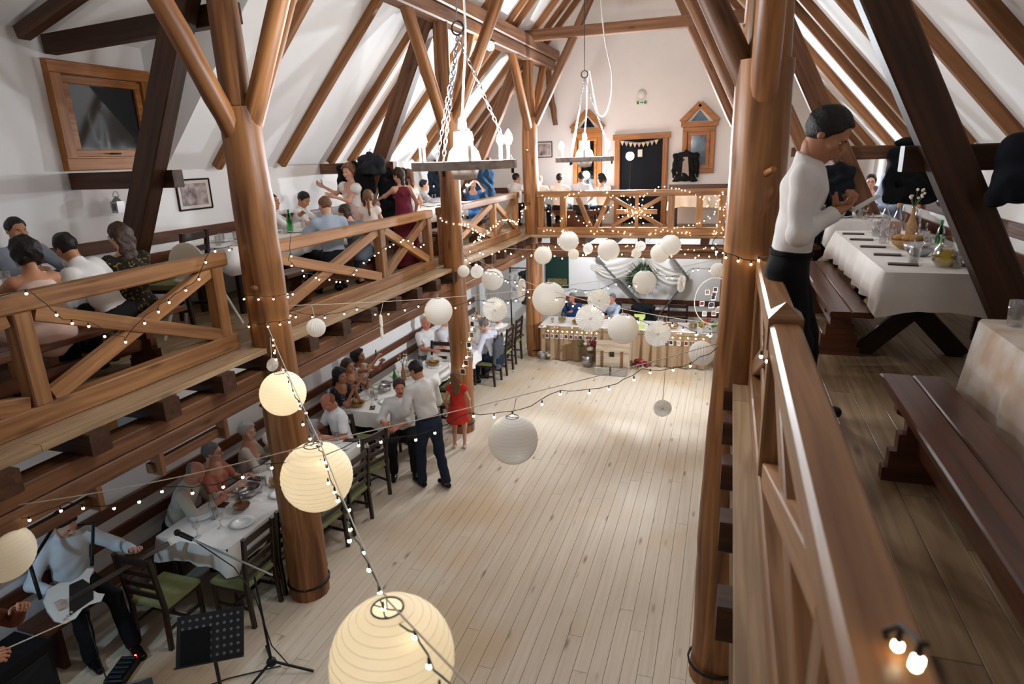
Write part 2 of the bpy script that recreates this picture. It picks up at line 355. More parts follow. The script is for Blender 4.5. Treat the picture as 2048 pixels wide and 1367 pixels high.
o = beam('dormer_rafter', (WL + .1, 4.6, 5.50), (-4.5, 4.6, 6.02), .12, .12, M_dark); tag(o, 'dark rafter under the dormer ceiling', 'beam')
a = aty(1097, 140, 15.05); b = aty(1111, 250, 15.05)
o = log('hanging_strut', a, b, .07, .06, M_beam, None, 21, 10); tag(o, 'dark round-ended strut on the gable wall near the far pillar', 'beam')
# rails along the walls
trims = [((WLL + .02, -1, .98), (WLL + .02, 14.2, .98)), ((WLL + .02, -1, .72), (WLL + .02, 14.2, .72)),
         ((WL + .02, -1, 3.53), (WL + .02, WB - .02, 3.53)), ((WL + .02, -1, 3.31), (WL + .02, WB - .02, 3.31)),
         ((WR - .02, -1, 3.55), (WR - .02, WB - .02, 3.55)), ((WR - .02, -1, 3.31), (WR - .02, WB - .02, 3.31)),
         ((-3.8, WB - .02, .86), (0, WB - .02, .86)), ((-3.8, WB - .02, .6), (0, WB - .02, .6)), ((-6.1, WB - .02, 3.5), (-2.55, WB - .02, 3.5)), ((-1.3, WB - .02, 3.5), (2.3, WB - .02, 3.5))]
tl = ['upper backrest rail on the lower wall behind the tables', 'lower backrest rail on the lower wall behind the tables', 'upper dark rail on the dormer wall above the gallery tables', 'lower dark rail on the dormer wall above the gallery tables',
      'upper dark rail on the low wall beside the gallery benches', 'lower dark rail on the low wall beside the gallery benches', 'upper wooden rail on the wall behind the head table', 'lower wooden rail on the wall behind the head table', 'wooden rail on the gable wall beside the door, toward the seated men', 'wooden rail on the gable wall under the hanging jacket']
for i, (a, b) in enumerate(trims): struct(beam('trim_%d' % (i + 1), a, b, .03, .13, M_bench), tl[i], 'rail')
# ---------------------------------------------------------------- windows, door
def window(nm, label, M, wd, ht, fr=.1, pane=M_pane, ped=False, handle=True):
    """local x along the wall, y into the room, z up from the sill"""
    t = empty(nm); t.matrix_basis = M; struct(t, label, 'window')
    for a, b, w_, h_ in (((-wd / 2, .03, fr / 2), (wd / 2, .03, fr / 2), .1, fr), ((-wd / 2, .03, ht - fr / 2), (wd / 2, .03, ht - fr / 2), .1, fr)): beam('frame', M @ Vector(a), M @ Vector(b), w_, h_, M_frame, t)
    for s in (-1, 1): beam('frame', M @ Vector((s * (wd - fr) / 2, .03, fr)), M @ Vector((s * (wd - fr) / 2, .03, ht - fr)), fr, .1, M_frame, t, up=tuple(M.to_3x3() @ Vector((0, 1, 0))))
    iw, z0, z1 = wd - 2 * fr - .02, fr + .01, ht - fr - .01
    mb = MB()
    for a, b in (((-iw / 2, 0, z0 + .035), (iw / 2, 0, z0 + .035)), ((-iw / 2, 0, z1 - .035), (iw / 2, 0, z1 - .035))): mb.beam((a[0], .025, a[2]), (b[0], .025, b[2]), .05, .07)
    for s in (-1, 1): mb.beam((s * (iw / 2 - .035), .025, z0 + .07), (s * (iw / 2 - .035), .025, z1 - .07), .07, .05, .005, (0, 1, 0))
    sash = mb.build('sash', M_frame, t, M)
    MB().box((0, .012, (z0 + z1) / 2), (iw - .1, .014, z1 - z0 - .1), 0, 0).build('pane', pane, sash, M)
    if handle: MB().tube([(-.02, .05, z0 + .03), (-.02, .09, z0 + .03), (.1, .09, z0 + .03)], .009).build('handle', M_iron, sash, M)
    if ped:
        ph = .38; mb = MB()
        mb.beam((-wd / 2 - .04, .04, ht + .05), (wd / 2 + .04, .04, ht + .05), .12, .1)
        for s in (-1, 1): mb.beam((s * (wd / 2 + .04), .04, ht + .1), (0, .04, ht + ph + .09), .12, .09, .005, (0, 1, 0))
        pd = mb.build('pediment', M_frame, t, M)
        MB().prism([(-wd / 2 + .16, 0), (wd / 2 - .16, 0), (0, ph - .16)], lambda p: (p[0], .004, p[1] + ht + .12), lambda p: (p[0], .02, p[1] + ht + .12)).build('pediment_pane', pane, pd, M)
    return t
window('window_1', 'square dormer window with dark night panes and wooden frame', Matrix.Translation((WL, 5.37, 4.30)) @ Matrix.Rotation(R(-90), 4, 'Z'), 1.16, 1.02, .12)
M_pane2 = plain('blue_glass', '6f8391', .08, .5, 5, 0, 0, .6)
window('window_2', 'narrow gable window with pediment behind the chandelier', Matrix.Translation((-3.16, WB, 3.2)) @ Matrix.Rotation(R(180), 4, 'Z'), .66, 1.55, .1, M_pane, True)
window('window_3', 'narrow gable window with pediment above the hanging jacket', Matrix.Translation((-.70, WB, 3.8)) @ Matrix.Rotation(R(180), 4, 'Z'), .68, .98, .1, M_pane2, True)
M_wpane = plain('dusk_glass', '9fb6cc', .2, .1, 3)
window('window_4', 'small pale window high on the lower wall', Matrix.Translation((WLL, 4.7, 1.5)) @ Matrix.Rotation(R(-90), 4, 'Z'), .9, .8, .08, M_wpane)
d = empty('door_1', (-1.93, WB, DZ)); struct(d, 'dark door opening with wooden frame and paper bunting', 'door')
for x in (-2.46, -1.40): beam('frame', (x, WB - .05, DZ), (x, WB - .05, 4.58), .12, .12, M_frame, d, up=(0, 1, 0))
beam('frame', (-2.56, WB - .06, 4.62), (-1.30, WB - .06, 4.64), .14, .12, M_frame, d)
MB().box((-1.93, WB - .02, 3.64), (.96, .035, 1.86), 0, .003).build('door_leaf', plain('door_blue', '0a1018', .7, .3, 8, 0, 0, .2), d)
mb = MB().mat(0)
for k, x in enumerate(np.linspace(-2.35, -1.6, 9)):
    z = 4.54 - .05 * math.sin((x + 2.35) / .75 * math.pi); mb.mat(k % 3).prism([(-.045, 0), (.045, 0), (0, -.1)], lambda p: (x + p[0], WB - .105, z + p[1]), lambda p: (x + p[0], WB - .1, z + p[1]))
mb.mat(3).tube([(-2.4, WB - .102, 4.55), (-1.95, WB - .102, 4.49), (-1.5, WB - .102, 4.56)], .004)
tag(mb.build('bunting', [fab('d8c8b4'), fab('c9b2c4'), fab('e3d9a8'), M_rope]), 'small paper bunting of pale triangles hanging in the dark doorway', 'bunting')
mb = MB().box((-1.95, WB - .1, 4.27), (.1, .012, .16), 0, .003); tag(mb.build('door_notice', M_white), 'small white paper tag hung on the dark door', 'notice')
# ---------------------------------------------------------------- gallery railings
def railing(label, p0, p1, posts, bays, face):
    """p0,p1: ends on the gallery floor; posts/bays as fractions of the length; bays: list of (f0,f1,kind)"""
    p0, p1 = Vector(p0), Vector(p1); L = (p1 - p0).length; u = (p1 - p0) / L; n = Vector(face)
    t = empty('gallery_railing', (p0 + p1) / 2); tag(t, label, 'railing', 'timber gallery railings')
    P = lambda s, z: p0 + u * s + Vector((0, 0, z))
    beam('bottom_rail', P(0, .075), P(L, .075), .12, .15, M_rail, t, .01)
    for s in posts: beam('post', P(s, .15), P(s, .76), .12, .12, M_rail, t, .01, up=tuple(u))
    ed = sorted(posts)
    beam('top_rail', P(0, .82), P(L, .82), .125, .12, M_rail, t, .014)
    for a, b, kind in bays:
        if kind == 'x':
            beam('cross_brace', P(a, .17), P(b, .74), .07, .11, M_rail, t, .006); 
            A, B = P(a, .74) + n * .012, P(b, .17) + n * .012; beam('cross_brace', A, B, .07, .11, M_rail, t, .006)
        elif kind == 'v':
            beam('brace', P(a, .75), P((a + b) / 2 - .06, .16), .07, .09, M_rail, t); beam('brace', P(b, .75), P((a + b) / 2 + .06, .16), .07, .09, M_rail, t)
        elif kind == 'star':
            c = (a + b) / 2; beam('brace', P(a, .17), P(b, .74), .06, .08, M_rail, t); beam('brace', P(a, .74) + n * .01, P(b, .17) + n * .01, .06, .08, M_rail, t)
            beam('brace', P(c, .15), P(c, .76), .08, .06, M_rail, t, up=tuple(u)); beam('brace', P(c - .4, .455) + n * .02, P(c + .4, .455) + n * .02, .06, .09, M_rail, t)
    return t
xl, xr = -4.21, .26
railing('timber railing with crossed braces beside the seated woman in pale pink', (xl, -.6, DZ), (xl, 4.52, DZ), [.3, 3.33, 5.0], [(.4, 3.25, 'x'), (3.42, 4.95, 'x')], (1, 0, 0))
railing('timber railing with crossed braces in front of the woman in burgundy', (xl, 4.93, DZ), (xl, 8.76, DZ), [.1, 2.33, 3.72], [(.18, 2.24, 'x'), (2.42, 3.65, 'x')], (1, 0, 0))
railing('timber railing with crossed braces between the girl\'s pillar and the far pillar', (xl, 9.12, DZ), (xl, 13.0, DZ), [.08, 2.4, 3.75], [(.15, 2.3, 'x'), (2.5, 3.7, 'x')], (1, 0, 0))
railing('timber railing with a star of boards and fairy lights in front of the door', (-3.78, 13.08, DZ), (-.02, 13.08, DZ), [.08, .55, 2.72, 3.25, 3.66], [(.85, 1.5, 'v'), (1.55, 2.55, 'star')], (0, -1, 0))
t = railing('long timber railing with pointed post beside the man with the phone', (xr, .2, DZ), (xr, 4.53, DZ), [.9, 2.72, 4.25], [(2.8, 4.2, 'x'), (.98, 2.64, 'x')], (-1, 0, 0))
y = .2 + 2.72
MB().add([(xr + a * .07, y + b * .07, z) for z in (3.46, 3.60) for a, b in ((-1, -1), (1, -1), (1, 1), (-1, 1))] + [(xr, y, 3.66)], [(3, 2, 1, 0), (0, 1, 5, 4), (1, 2, 6, 5), (2, 3, 7, 6), (3, 0, 4, 7), (4, 5, 8), (5, 6, 8), (6, 7, 8), (7, 4, 8)]).build('post_cap', M_rail, t)
railing('timber railing between the massive pillar and the one behind it', (xr, 4.95, DZ), (xr, 8.76, DZ), [.1, 2.0, 3.72], [(.18, 1.9, 'x'), (2.1, 3.65, 'x')], (-1, 0, 0))
railing('timber railing beyond the second pillar on the bench side', (xr, 9.14, DZ), (xr, 12.9, DZ), [.1, 2.0, 3.65], [(.18, 1.9, 'x'), (2.1, 3.6, 'x')], (-1, 0, 0))
# ---------------------------------------------------------------- furniture
def chair_proto():
    t = empty('dining_chair'); tag(t, 'x', 'chair')
    MB().beam((-.22, 0, .445), (.22, 0, .445), .42, .05, .015).build('seat', M_green, t)
    for sx in (-.2, .2):
        MB().beam((sx, .19, 0), (sx, .19, .43), .04, .04).build('leg', M_chair, t); mb = MB().beam((sx, -.22, 0), (sx, -.2, .45), .042, .042); mb.beam((sx, -.2, .44), (sx, -.26, .98), .042, .042).build('leg', M_chair, t)
        MB().beam((sx, .19, .2), (sx, -.21, .2), .028, .028).build('stretcher', M_chair, t); MB().beam((sx, .19, .405), (sx, -.21, .405), .03, .05).build('seat_rail', M_chair, t)
    MB().beam((-.2, 0, .2), (.2, 0, .2), .028, .028).build('stretcher', M_chair, t); MB().beam((-.2, .19, .405), (.2, .19, .405), .03, .05).build('seat_rail', M_chair, t)
    for z, y in ((.93, -.252), (.80, -.238), (.67, -.224), (.56, -.212)): MB().beam((-.2, y, z), (.2, y, z), .02, .075 if z > .9 else .055).build('back_slat', M_chair, t)
    return t
_ch = None
def chair(x, y, rz, label, z=0, group='dark chairs with green seats'):
    global _ch
    if _ch is None: _ch = chair_proto(); o = _ch; o.matrix_basis = TR((x, y, z), rz)
    else: o = copy_tree(_ch, TR((x, y, z), rz))
    return tag(o, label, 'chair', group)
chair(-4.88, 3.86, 0, 'dark chair with green seat at the head of the nearest lower table')
chair(-4.34, 4.30, 90, 'empty dark chair with green seat between the microphone stand and the thick log pillar')
chair(-4.36, 4.80, 90, 'empty dark chair with green seat tucked behind the thick log pillar')
chair(-4.22, 5.36, 84, 'empty dark chair with green seat just past the thick log pillar')
chair(-4.24, 5.95, 88, 'empty dark chair with green seat next to the chair holding a brown bag')
chair(-4.36, 6.62, 72, 'dark chair with green seat holding a brown handbag')
chair(-4.95, 7.28, 0, 'dark chair at the near end of the middle lower table')
chair(-4.30, 8.02, 60, 'dark chair under the moustached man turning round')
chair(-4.28, 9.10, 92, 'dark chair with green seat behind the girl in red')
chair(-4.40, 9.76, 90, 'dark chair with green seat at the far end of the middle lower table')
chair(-5.02, 10.36, 180, 'dark chair between the middle and the far lower table, its back toward the far one')
chair(-4.34, 11.20, 90, 'dark chair with green seat and a grey jacket over its back')
chair(-4.32, 11.88, 90, 'dark ladder-back chair beside the one with the grey jacket')
chair(-4.36, 12.62, 90, 'dark ladder-back chair nearest the far pillar')
chair(-.95, 14.25, 180, 'empty dark chair at the head table near the photo hoop')
chair(-5.35, 5.12, 100, 'dark chair on the gallery beside the white high chair', DZ)
for i, (x, lb) in enumerate(((-3.2, 'dark chair of the man in dark blue at the head table'), (-2.45, 'dark chair of the man in light blue at the head table'), (-1.72, 'dark chair draped with a black coat at the head table'))): chair(x, 14.3, 180, lb)
def table(name, label, x0, x1, y0, y1, zt, base, mat=M_chair, trestle=False):
    t = empty(name, ((x0 + x1) / 2, (y0 + y1) / 2, base)); tag(t, label, 'table')
    xm = (x0 + x1) / 2; beam('tabletop', (xm, y0, zt - .022), (xm, y1, zt - .022), x1 - x0, .04, mat, t)
    if trestle:
        for y in (y0 + .62, y1 - .5):
            for s in (-1, 1): beam('cross_leg', (xm + s * .36, y + s * .03, base), (xm - s * .3, y + s * .03, zt - .045), .06, .14, mat, t)
        beam('stretcher', (xm, y0 + .62, base + .4), (xm, y1 - .5, base + .4), .05, .1, mat, t)
    else:
        for x in (x0 + .06, x1 - .06):
            for y in (y0 + .1, y1 - .1): beam('leg', (x, y, base), (x, y, zt - .045), .06, .06, mat, t)
            beam('apron', (x, y0 + .1, zt - .09), (x, y1 - .1, zt - .09), .025, .09, mat, t)
    return t
def cloth(label, x0, x1, y0, y1, z, drop, seed=0, mat=M_cloth, wave=.018, name='tablecloth'):
    rn = random.Random(seed); n = 90; pts = []; x0 -= .008; x1 += .008; y0 -= .008; y1 += .008
    per = 2 * (x1 - x0 + y1 - y0); ph = [rn.uniform(0, 6) for _ in range(4)]
    for i in range(n):
        s = per * i / n; w_, h_ = x1 - x0, y1 - y0
        if s < w_: p = (x0 + s, y0, 0, -1)
        elif s < w_ + h_: p = (x1, y0 + s - w_, 1, 0)
        elif s < 2 * w_ + h_: p = (x1 - (s - w_ - h_), y1, 0, 1)
        else: p = (x0, y1 - (s - 2 * w_ - h_), -1, 0)
        pts.append(p + (s,))
    vs = []; fs = []; rows = 7
    for r in range(rows):
        f = r / (rows - 1)
        for (x, y, nx, ny, s) in pts:
            dc = min(math.hypot(x - a, y - b) for a in (x0, x1) for b in (y0, y1)); cor = math.exp(-(dc / .12) ** 2)
            cxv, cyv = (1 if x > (x0 + x1) / 2 else -1), (1 if y > (y0 + y1) / 2 else -1); am = wave * min(1, f * 1.6)
            off = am * (math.sin(s * 17 + ph[0]) + .6 * math.sin(s * 31 + ph[1])) + .012 * math.sin(math.pi * min(f * 2, 1) / 2) + am
            vs.append((x + nx * off + cor * cxv * .045 * f, y + ny * off + cor * cyv * .045 * f, z + .004 - drop * (f + .22 * f * cor + .03 * f * math.sin(s * 5 + ph[2])) + (0 if r else .0)))
    for r in range(rows - 1): fs += [(r * n + (i + 1) % n, r * n + i, (r + 1) * n + i, (r + 1) * n + (i + 1) % n) for i in range(n)]
    mb = MB().add(vs, fs, True); mb.add(vs[:n], [tuple(range(n))])
    return tag(mb.build(name, mat), label, 'tablecloth')
lower = [(-5.26, -4.40, 4.2, 6.75, 'nearest'), (-5.40, -4.62, 7.62, 10.08, 'middle'), (-5.30, -4.42, 10.6, 12.93, 'far')]
for i, (a, b, c, d_, nm) in enumerate(lower):
    table('dining_table', 'dark dining table under the white cloth, %s of the lower row' % nm, a, b, c, d_, .75, 0); cloth('white cloth on the %s table of the lower row' % nm, a, b, c, d_, .75, .22, i)
table('dining_table', 'dark cross-legged table on the gallery beside the man with the phone', 1.06, 1.76, 4.92, 7.35, 3.45, DZ, M_chair, True)
cloth('white cloth hanging long over the cross-legged gallery table', 1.06, 1.76, 4.92, 7.35, 3.45, .26, 5)
M_stain = plain('stained_linen', 'e6ddd2', .85, .1, 5, .15, 0, .3, 'c9a98e')
table('dining_table', 'gallery table under a stained printed cloth, next to the empty bench', 1.2, 2.0, .9, 3.62, 3.45, DZ, M_chair, True)
cloth('stained white cloth with a faint print on the table by the empty bench', 1.2, 2.0, .9, 3.62, 3.45, .42, 6, M_stain)
table('dining_table', 'gallery table in front of the woman with glasses', 1.15, 1.85, 8.3, 10.6, 3.45, DZ, M_chair, True)
cloth('white cloth on the table in front of the woman with glasses', 1.15, 1.85, 8.3, 10.6, 3.45, .25, 7)
for i, (y0, y1, lb) in enumerate(((1.6, 4.15, 'beside the woman in pale pink'), (5.6, 8.2, 'where the man in light blue sits'), (9.6, 12.2, 'near the person with the camera flash'))):
    table('dining_table', 'gallery table under the dormer-side wall, ' + lb, -5.72, -5.05, y0, y1, 3.45, DZ); cloth('white cloth on the gallery table ' + lb, -5.72, -5.05, y0, y1, 3.45, .25, 8 + i)
table('dining_table', 'back gallery table of the men in white shirts', -3.6, -2.75, 14.2, 14.8, 3.45, DZ); cloth('white cloth on the back gallery table of the men in white shirts', -3.6, -2.75, 14.2, 14.8, 3.45, .25, 12)
table('dining_table', 'back gallery table below the hanging jacket', -1.15, -.1, 14.2, 14.8, 3.45, DZ); cloth('white cloth on the back gallery table below the hanging jacket', -1.15, -.1, 14.2, 14.8, 3.45, .3, 13)
def bench(label, x0, x1, y0, y1, zs, base, inset=.35):
    t = empty('trestle_bench', ((x0 + x1) / 2, (y0 + y1) / 2, base)); tag(t, label, 'bench', 'trestle benches'); wd = (x1 - x0) / 2; xm = (x0 + x1) / 2
    for k in (0, 1): beam('seat_board', (x0 + wd * (k + .5), y0, zs - .022), (x0 + wd * (k + .5), y1, zs - .022), wd - .003, .044, M_bench, t)
    H = zs - .044 - base; w_ = (x1 - x0) / 2
    pr = [(-w_ * 1.05, 0), (w_ * 1.05, 0), (w_ * 1.05, .07), (w_ * .9, .07), (w_ * .9, .16), (w_ * .7, .16), (w_ * .7, .25), (w_ * .5, .25), (w_ * .5, H - .08), (w_ * .85, H - .05), (w_ * .85, H), (-w_ * .85, H), (-w_ * .85, H - .05), (-w_ * .5, H - .08), (-w_ * .5, .25), (-w_ * .7, .25), (-w_ * .7, .16), (-w_ * .9, .16), (-w_ * .9, .07), (-w_ * 1.05, .07)]
    for y in (y0 + inset, y1 - inset): MB().prism(pr, lambda p: (xm + p[0], y + .03, base + p[1]), lambda p: (xm + p[0], y - .03, base + p[1])).build('trestle_foot', M_bench, t)
    beam('stretcher', (xm, y0 + inset, base + .2), (xm, y1 - inset, base + .2), .04, .1, M_bench, t); return t
bench('empty dark trestle bench with plank seat in the aisle of the bench gallery', .80, 1.10, .9, 3.60, 3.15, DZ, .3)
bench('dark trestle bench tucked against the cross-legged gallery table', .74, 1.03, 4.98, 7.3, 3.15, DZ, .45)
bench('dark trestle bench in front of the woman with glasses', .8, 1.08, 8.4, 10.5, 3.15, DZ)
bench('trestle bench under the woman in pale pink and her neighbours', -4.72, -4.42, 1.0, 4.25, 3.15, DZ)
bench('trestle bench under the man in the light blue shirt', -4.75, -4.46, 5.7, 8.1, 3.15, DZ)
bench('trestle bench near the person with the camera flash', -4.8, -4.5, 9.7, 12.1, 3.15, DZ)
bench('trestle bench of the men in white shirts on the back gallery', -3.65, -2.55, 13.55, 13.83, 3.15, DZ, .06)
t = empty('wall_bench', (-5.57, 7.8, 0)); tag(t, 'long dark fixed bench along the wall behind the lower tables', 'bench')
for k in (0, 1): beam('seat_board', (-5.66 + .19 * k, 3.08, .44), (-5.66 + .19 * k, 13.6, .44), .185, .04, M_bench, t)
for y in np.arange(3.2, 13.6, 1.3): beam('support', (-5.57, y, 0), (-5.57, y, .42), .06, .3, M_bench, t, up=(1, 0, 0))
for i, x in enumerate((-5.98, 2.12)):
    t = empty('wall_bench', (x, 7, DZ)); tag(t, 'dark fixed bench under the rails of the ' + ('dormer wall on the gallery' if i == 0 else 'low gallery wall beside the benches'), 'bench')
    beam('seat_board', (x, 1, 3.13), (x, 13, 3.13), .32, .04, M_bench, t)
    for y in np.arange(1.3, 13, 1.6): beam('support', (x, y, DZ), (x, y, 3.11), .05, .26, M_bench, t, up=(1, 0, 0))
# head table with burlap skirt
table('head_table', 'long head table behind the burlap skirt', -3.72, -.2, 12.93, 13.66, .77, 0, M_beam); M_burl = plain('burlap', '9c8062', .95, .18, 40, .3)
mb = MB(); n = 150; vs = []
for r in range(5):
    z = .77 - .74 * r / 4
    for i in range(n):
        x = -3.73 + 3.55 * i / (n - 1); a = .012 + .03 * r / 4; vs.append((x, 12.905 - a * (1 + math.sin(x * 27 + math.sin(x * 5) * 2) + .4 * math.sin(x * 61)), z))
mb.add(vs, [(r * n + i, (r + 1) * n + i, (r + 1) * n + i + 1, r * n + i + 1) for r in range(4) for i in range(n - 1)], True)
tag(mb.build('table_skirt', M_burl), 'gathered burlap skirt along the front of the head table', 'table skirt')
cloth('white cloth with pale green runner edge on the head table', -3.72, -.2, 12.93, 13.66, .775, .05, 21, M_cloth, .006)
rn = random.Random(5); t = empty('photo_garland', (-1.95, 12.85, .7)); tag(t, 'garland of small photographs and warm bulbs pinned to the burlap skirt', 'garland')
pm = [fab('4a3a34'), fab('8a6a58'), fab('2c3440'), fab('a89a8c'), fab('6a2f2a')]
for i, x in enumerate(list(np.linspace(-3.55, -2.5, 11)) + list(np.linspace(-1.1, -.35, 6))):
    w_ = MB().box((x, 12.815, .56), (.075, .006, .1), 0, 0).build('photograph', M_white, t); MB().box((x, 12.811, .565), (.06, .004, .075), 0, 0).build('print', pm[i % 5], w_)
    MB().ball((x + .03, 12.79, .68), .013, 8, 5).build('bulb', M_bulb, t)
MB().tube([(x, 12.83, .71 + .012 * math.sin(x * 30)) for x in np.linspace(-3.65, -.25, 50)], .006).build('cord', fab('5a6a3a'), t)
# hanging lamp at the purlin
p = aty(980, 88, 11.0); p = atx(980, 92, XL + .2); t = empty('pendant_lamp', p); tag(t, 'small globe lamp glowing below the purlin', 'lamp'); p = Vector(p)
MB().lathe([(.02, .13), (.03, .1), (.09, .07), (.095, .06)], p, 14).build('lamp_cap', M_iron, t); MB().ball(p, .07, 12, 8).build('globe', emit('globe_glow', (1, .85, .6), 12), t)
# ---------------------------------------------------------------- chandeliers
def chandelier(y, z, ztop, label, rot):
    c = Vector((XC, y, z)); t = empty('wheel_chandelier', c); tag(t, label, 'chandelier', 'wheel chandeliers')
    prof = [(.335, -.03), (.40, -.03), (.40, .03), (.335, .03), (.335, -.03)]; MB().lathe(prof, c, 32, False).build('wheel_rim', M_white_w, t)
    for k in range(3):
        a = rot + k * math.pi / 3; d_ = Vector((math.cos(a), math.sin(a), 0)); beam('spoke', c - d_ * .34, c + d_ * .34, .05, .04, M_white_w, t)
    MB().lathe([(.0, -.11), (.09, -.10), (.11, -.03), (.13, .03), (.11, .10), (.075, .14), (.07, .24), (.0, .25)], c, 16).build('hub', M_white_w, t)
    MB().lathe([(.015, .25), (.035, .26), (.03, .33), (.012, .35)], c, 10).build('rosette', M_white_w, t)
    for k in range(6):
        a = rot + (k + .5) * math.pi / 3; p = c + Vector((math.cos(a) * .36, math.sin(a) * .36, .03))
        s_ = MB().cyl(p, p + Vector((0, 0, .11)), .016, .016, 10).build('candle', M_white, t); MB().lathe([(.0, .10), (.018, .11), (.034, .145), (.026, .18), (.003, .215)], p, 10).build('bulb', M_cand, s_)
        if True:
            l = bpy.data.lights.new('candle_light', 'POINT'); l.energy = P_CANDLE; l.color = (.93, .96, 1); l.shadow_soft_size = .03; o = bpy.data.objects.new('candle_light', l); place(o, t, Matrix.Translation(p + Vector((0, 0, .27))))
    top = Vector((XC, y, ztop))
    for k in range(3):
        a = rot + k * 2 * math.pi / 3; e = c + Vector((math.cos(a) * .37, math.sin(a) * .37, .03)); n = int((top - e).length / .042); mb = MB(); d_ = (top - e) / n
        for j in range(n):
            q0 = e + d_ * (j + .5); u = d_.normalized(); v = u.orthogonal().normalized(); v = v if j % 2 else u.cross(v)
            mb.tube([q0 + u * .028 * math.cos(s) + v * .012 * math.sin(s) for s in np.linspace(0, 2 * math.pi, 9)], .0042, 4)
        mb.build('chain', M_metal, t); MB().tube([e, e + Vector((0, 0, -.05)), e + Vector((0, 0, -.1))], .012, 6).build('chain_strap', M_iron, t)
    MB().tube([top + Vector((.045 * math.cos(s), 0, .05 + .045 * math.sin(s))) for s in np.linspace(0, 6.3, 17)], .007).build('ring', M_iron, t)
    MB().tube([top + Vector((0, 0, .09)), (XC, y, ZR - .3)], .006).build('suspension_wire', M_iron, t)
    loop = [c + Vector((.0, 0, .34)), c + Vector((.02, .03, .6)), top + Vector((.03, .02, -.1)), top + Vector((.06, .02, .1)), top + Vector((.09, .03, -.05)), top + Vector((.18, .03, -.45)), top + Vector((.3, .03, -.42)), top + Vector((.36, .03, 0)), top + Vector((.22, .02, .8)), Vector((XC + .05, y, ZR - .4))] if y > 6 else [c + Vector((0, 0, .34)), c + Vector((.02, .02, .6)), top + Vector((.05, .02, .0)), top + Vector((.05, .02, .5)), Vector((XC + .03, y, ZR - .4))]
    pts = []
    for i in range(len(loop) - 1):
        P0, P1, P2, P3 = loop[max(i - 1, 0)], loop[i], loop[i + 1], loop[min(i + 2, len(loop) - 1)]
        for s in np.linspace(0, 1, 7)[:-1]: pts.append(.5 * (2 * P1 + (P2 - P0) * s + (2 * P0 - 5 * P1 + 4 * P2 - P3) * s * s + (3 * P1 - P0 - 3 * P2 + P3) * s ** 3))
    MB().tube(pts, .009, 7).build('cable', M_white, t)
M_white_w = wood('white_wood', '8d7d74', 'c9beb6', .6, 1.5, 18, .3, False, .05)
chandelier(4.66, 4.245, 5.14, 'large wheel chandelier with lit candle bulbs, hanging nearest the thick log pillar', .5)
chandelier(9.0, 4.225, 5.26, 'wheel chandelier with a loop of white cable hanging farther down the hall', .2)
# ---------------------------------------------------------------- people: smooth bodies grown from tapered limbs
def V3(*a): return np.array(a, float)
def nrm(v): return v / (np.linalg.norm(v) + 1e-9)
class SDF:
    def __init__(s): s.p = []
    def cone(s, a, b, ra, rb, Q=None, sc_=(1, 1, 1), clip=(), k=None):
        s.p.append((np.asarray(a, float), np.asarray(b, float), ra, rb, Q, np.asarray(sc_, float), clip, k)); return s
    def ell(s, c, r, Q=None, clip=(), k=None):
        m = max(r); return s.cone(c, c, m, m, Q if Q is not None else np.eye(3), np.asarray(r) / m, clip, k)
    def mesh(s, vs, k=.03, noise=0, nf=22.):
        lo = np.min([np.minimum(a, b) - max(ra, rb) for a, b, ra, rb, *_ in s.p], 0) - 2.5 * vs
        hi = np.max([np.maximum(a, b) + max(ra, rb) for a, b, ra, rb, *_ in s.p], 0) + 2.5 * vs
        n = np.ceil((hi - lo) / vs).astype(int) + 1
        ax = [lo[i] + vs * np.arange(n[i]) for i in range(3)]; Fd = np.full(n, .3, np.float32)
        for a, b, ra, rb, Q, sq, clip, kk in s.p:
            kk = k if kk is None else kk; pd = max(ra, rb) + kk + 1.5 * vs; l_, h_ = np.minimum(a, b) - pd, np.maximum(a, b) + pd
            i0 = np.clip(((l_ - lo) / vs).astype(int), 0, n - 1); i1 = np.clip(np.ceil((h_ - lo) / vs).astype(int) + 1, 1, n)
            sl = tuple(slice(i0[j], i1[j]) for j in range(3))
            X = ax[0][sl[0]][:, None, None]; Y = ax[1][sl[1]][None, :, None]; Z = ax[2][sl[2]][None, None, :]
            ms = 1.0
            if Q is None: px, py, pz = X - a[0], Y - a[1], Z - a[2]; d = b - a
            else:
                q = [(Q[j, 0] * (X - a[0]) + Q[j, 1] * (Y - a[1]) + Q[j, 2] * (Z - a[2])) / sq[j] for j in range(3)]; px, py, pz = q; d = (Q @ (b - a)) / sq; ms = sq.min()
            dd = d @ d
            if dd > 1e-10:
                t = np.clip((px * d[0] + py * d[1] + pz * d[2]) / dd, 0, 1); D = np.sqrt((px - t * d[0]) ** 2 + (py - t * d[1]) ** 2 + (pz - t * d[2]) ** 2) - (ra + (rb - ra) * t)
            else: D = np.sqrt(px * px + py * py + pz * pz) - ra
            D = D * ms
            for c, nn in clip: D = np.maximum(D, (X - c[0]) * nn[0] + (Y - c[1]) * nn[1] + (Z - c[2]) * nn[2])
            A = Fd[sl]
            if kk > 0: h = np.clip(.5 + .5 * (A - D) / kk, 0, 1); Fd[sl] = A + (D - A) * h - kk * h * (1 - h)
            else: Fd[sl] = np.minimum(A, D)
        if noise:
            X, Y, Z = ax[0][:, None, None], ax[1][None, :, None], ax[2][None, None, :]
            Fd += noise * (np.sin(X * nf + 1.7 * np.sin(Z * nf * .6)) * np.sin(Z * nf * .8 + X * nf * .5 + Y * 7) + .6 * np.sin(Y * nf * 1.3 + Z * nf * .9))
        return surfnet(Fd, lo, vs)
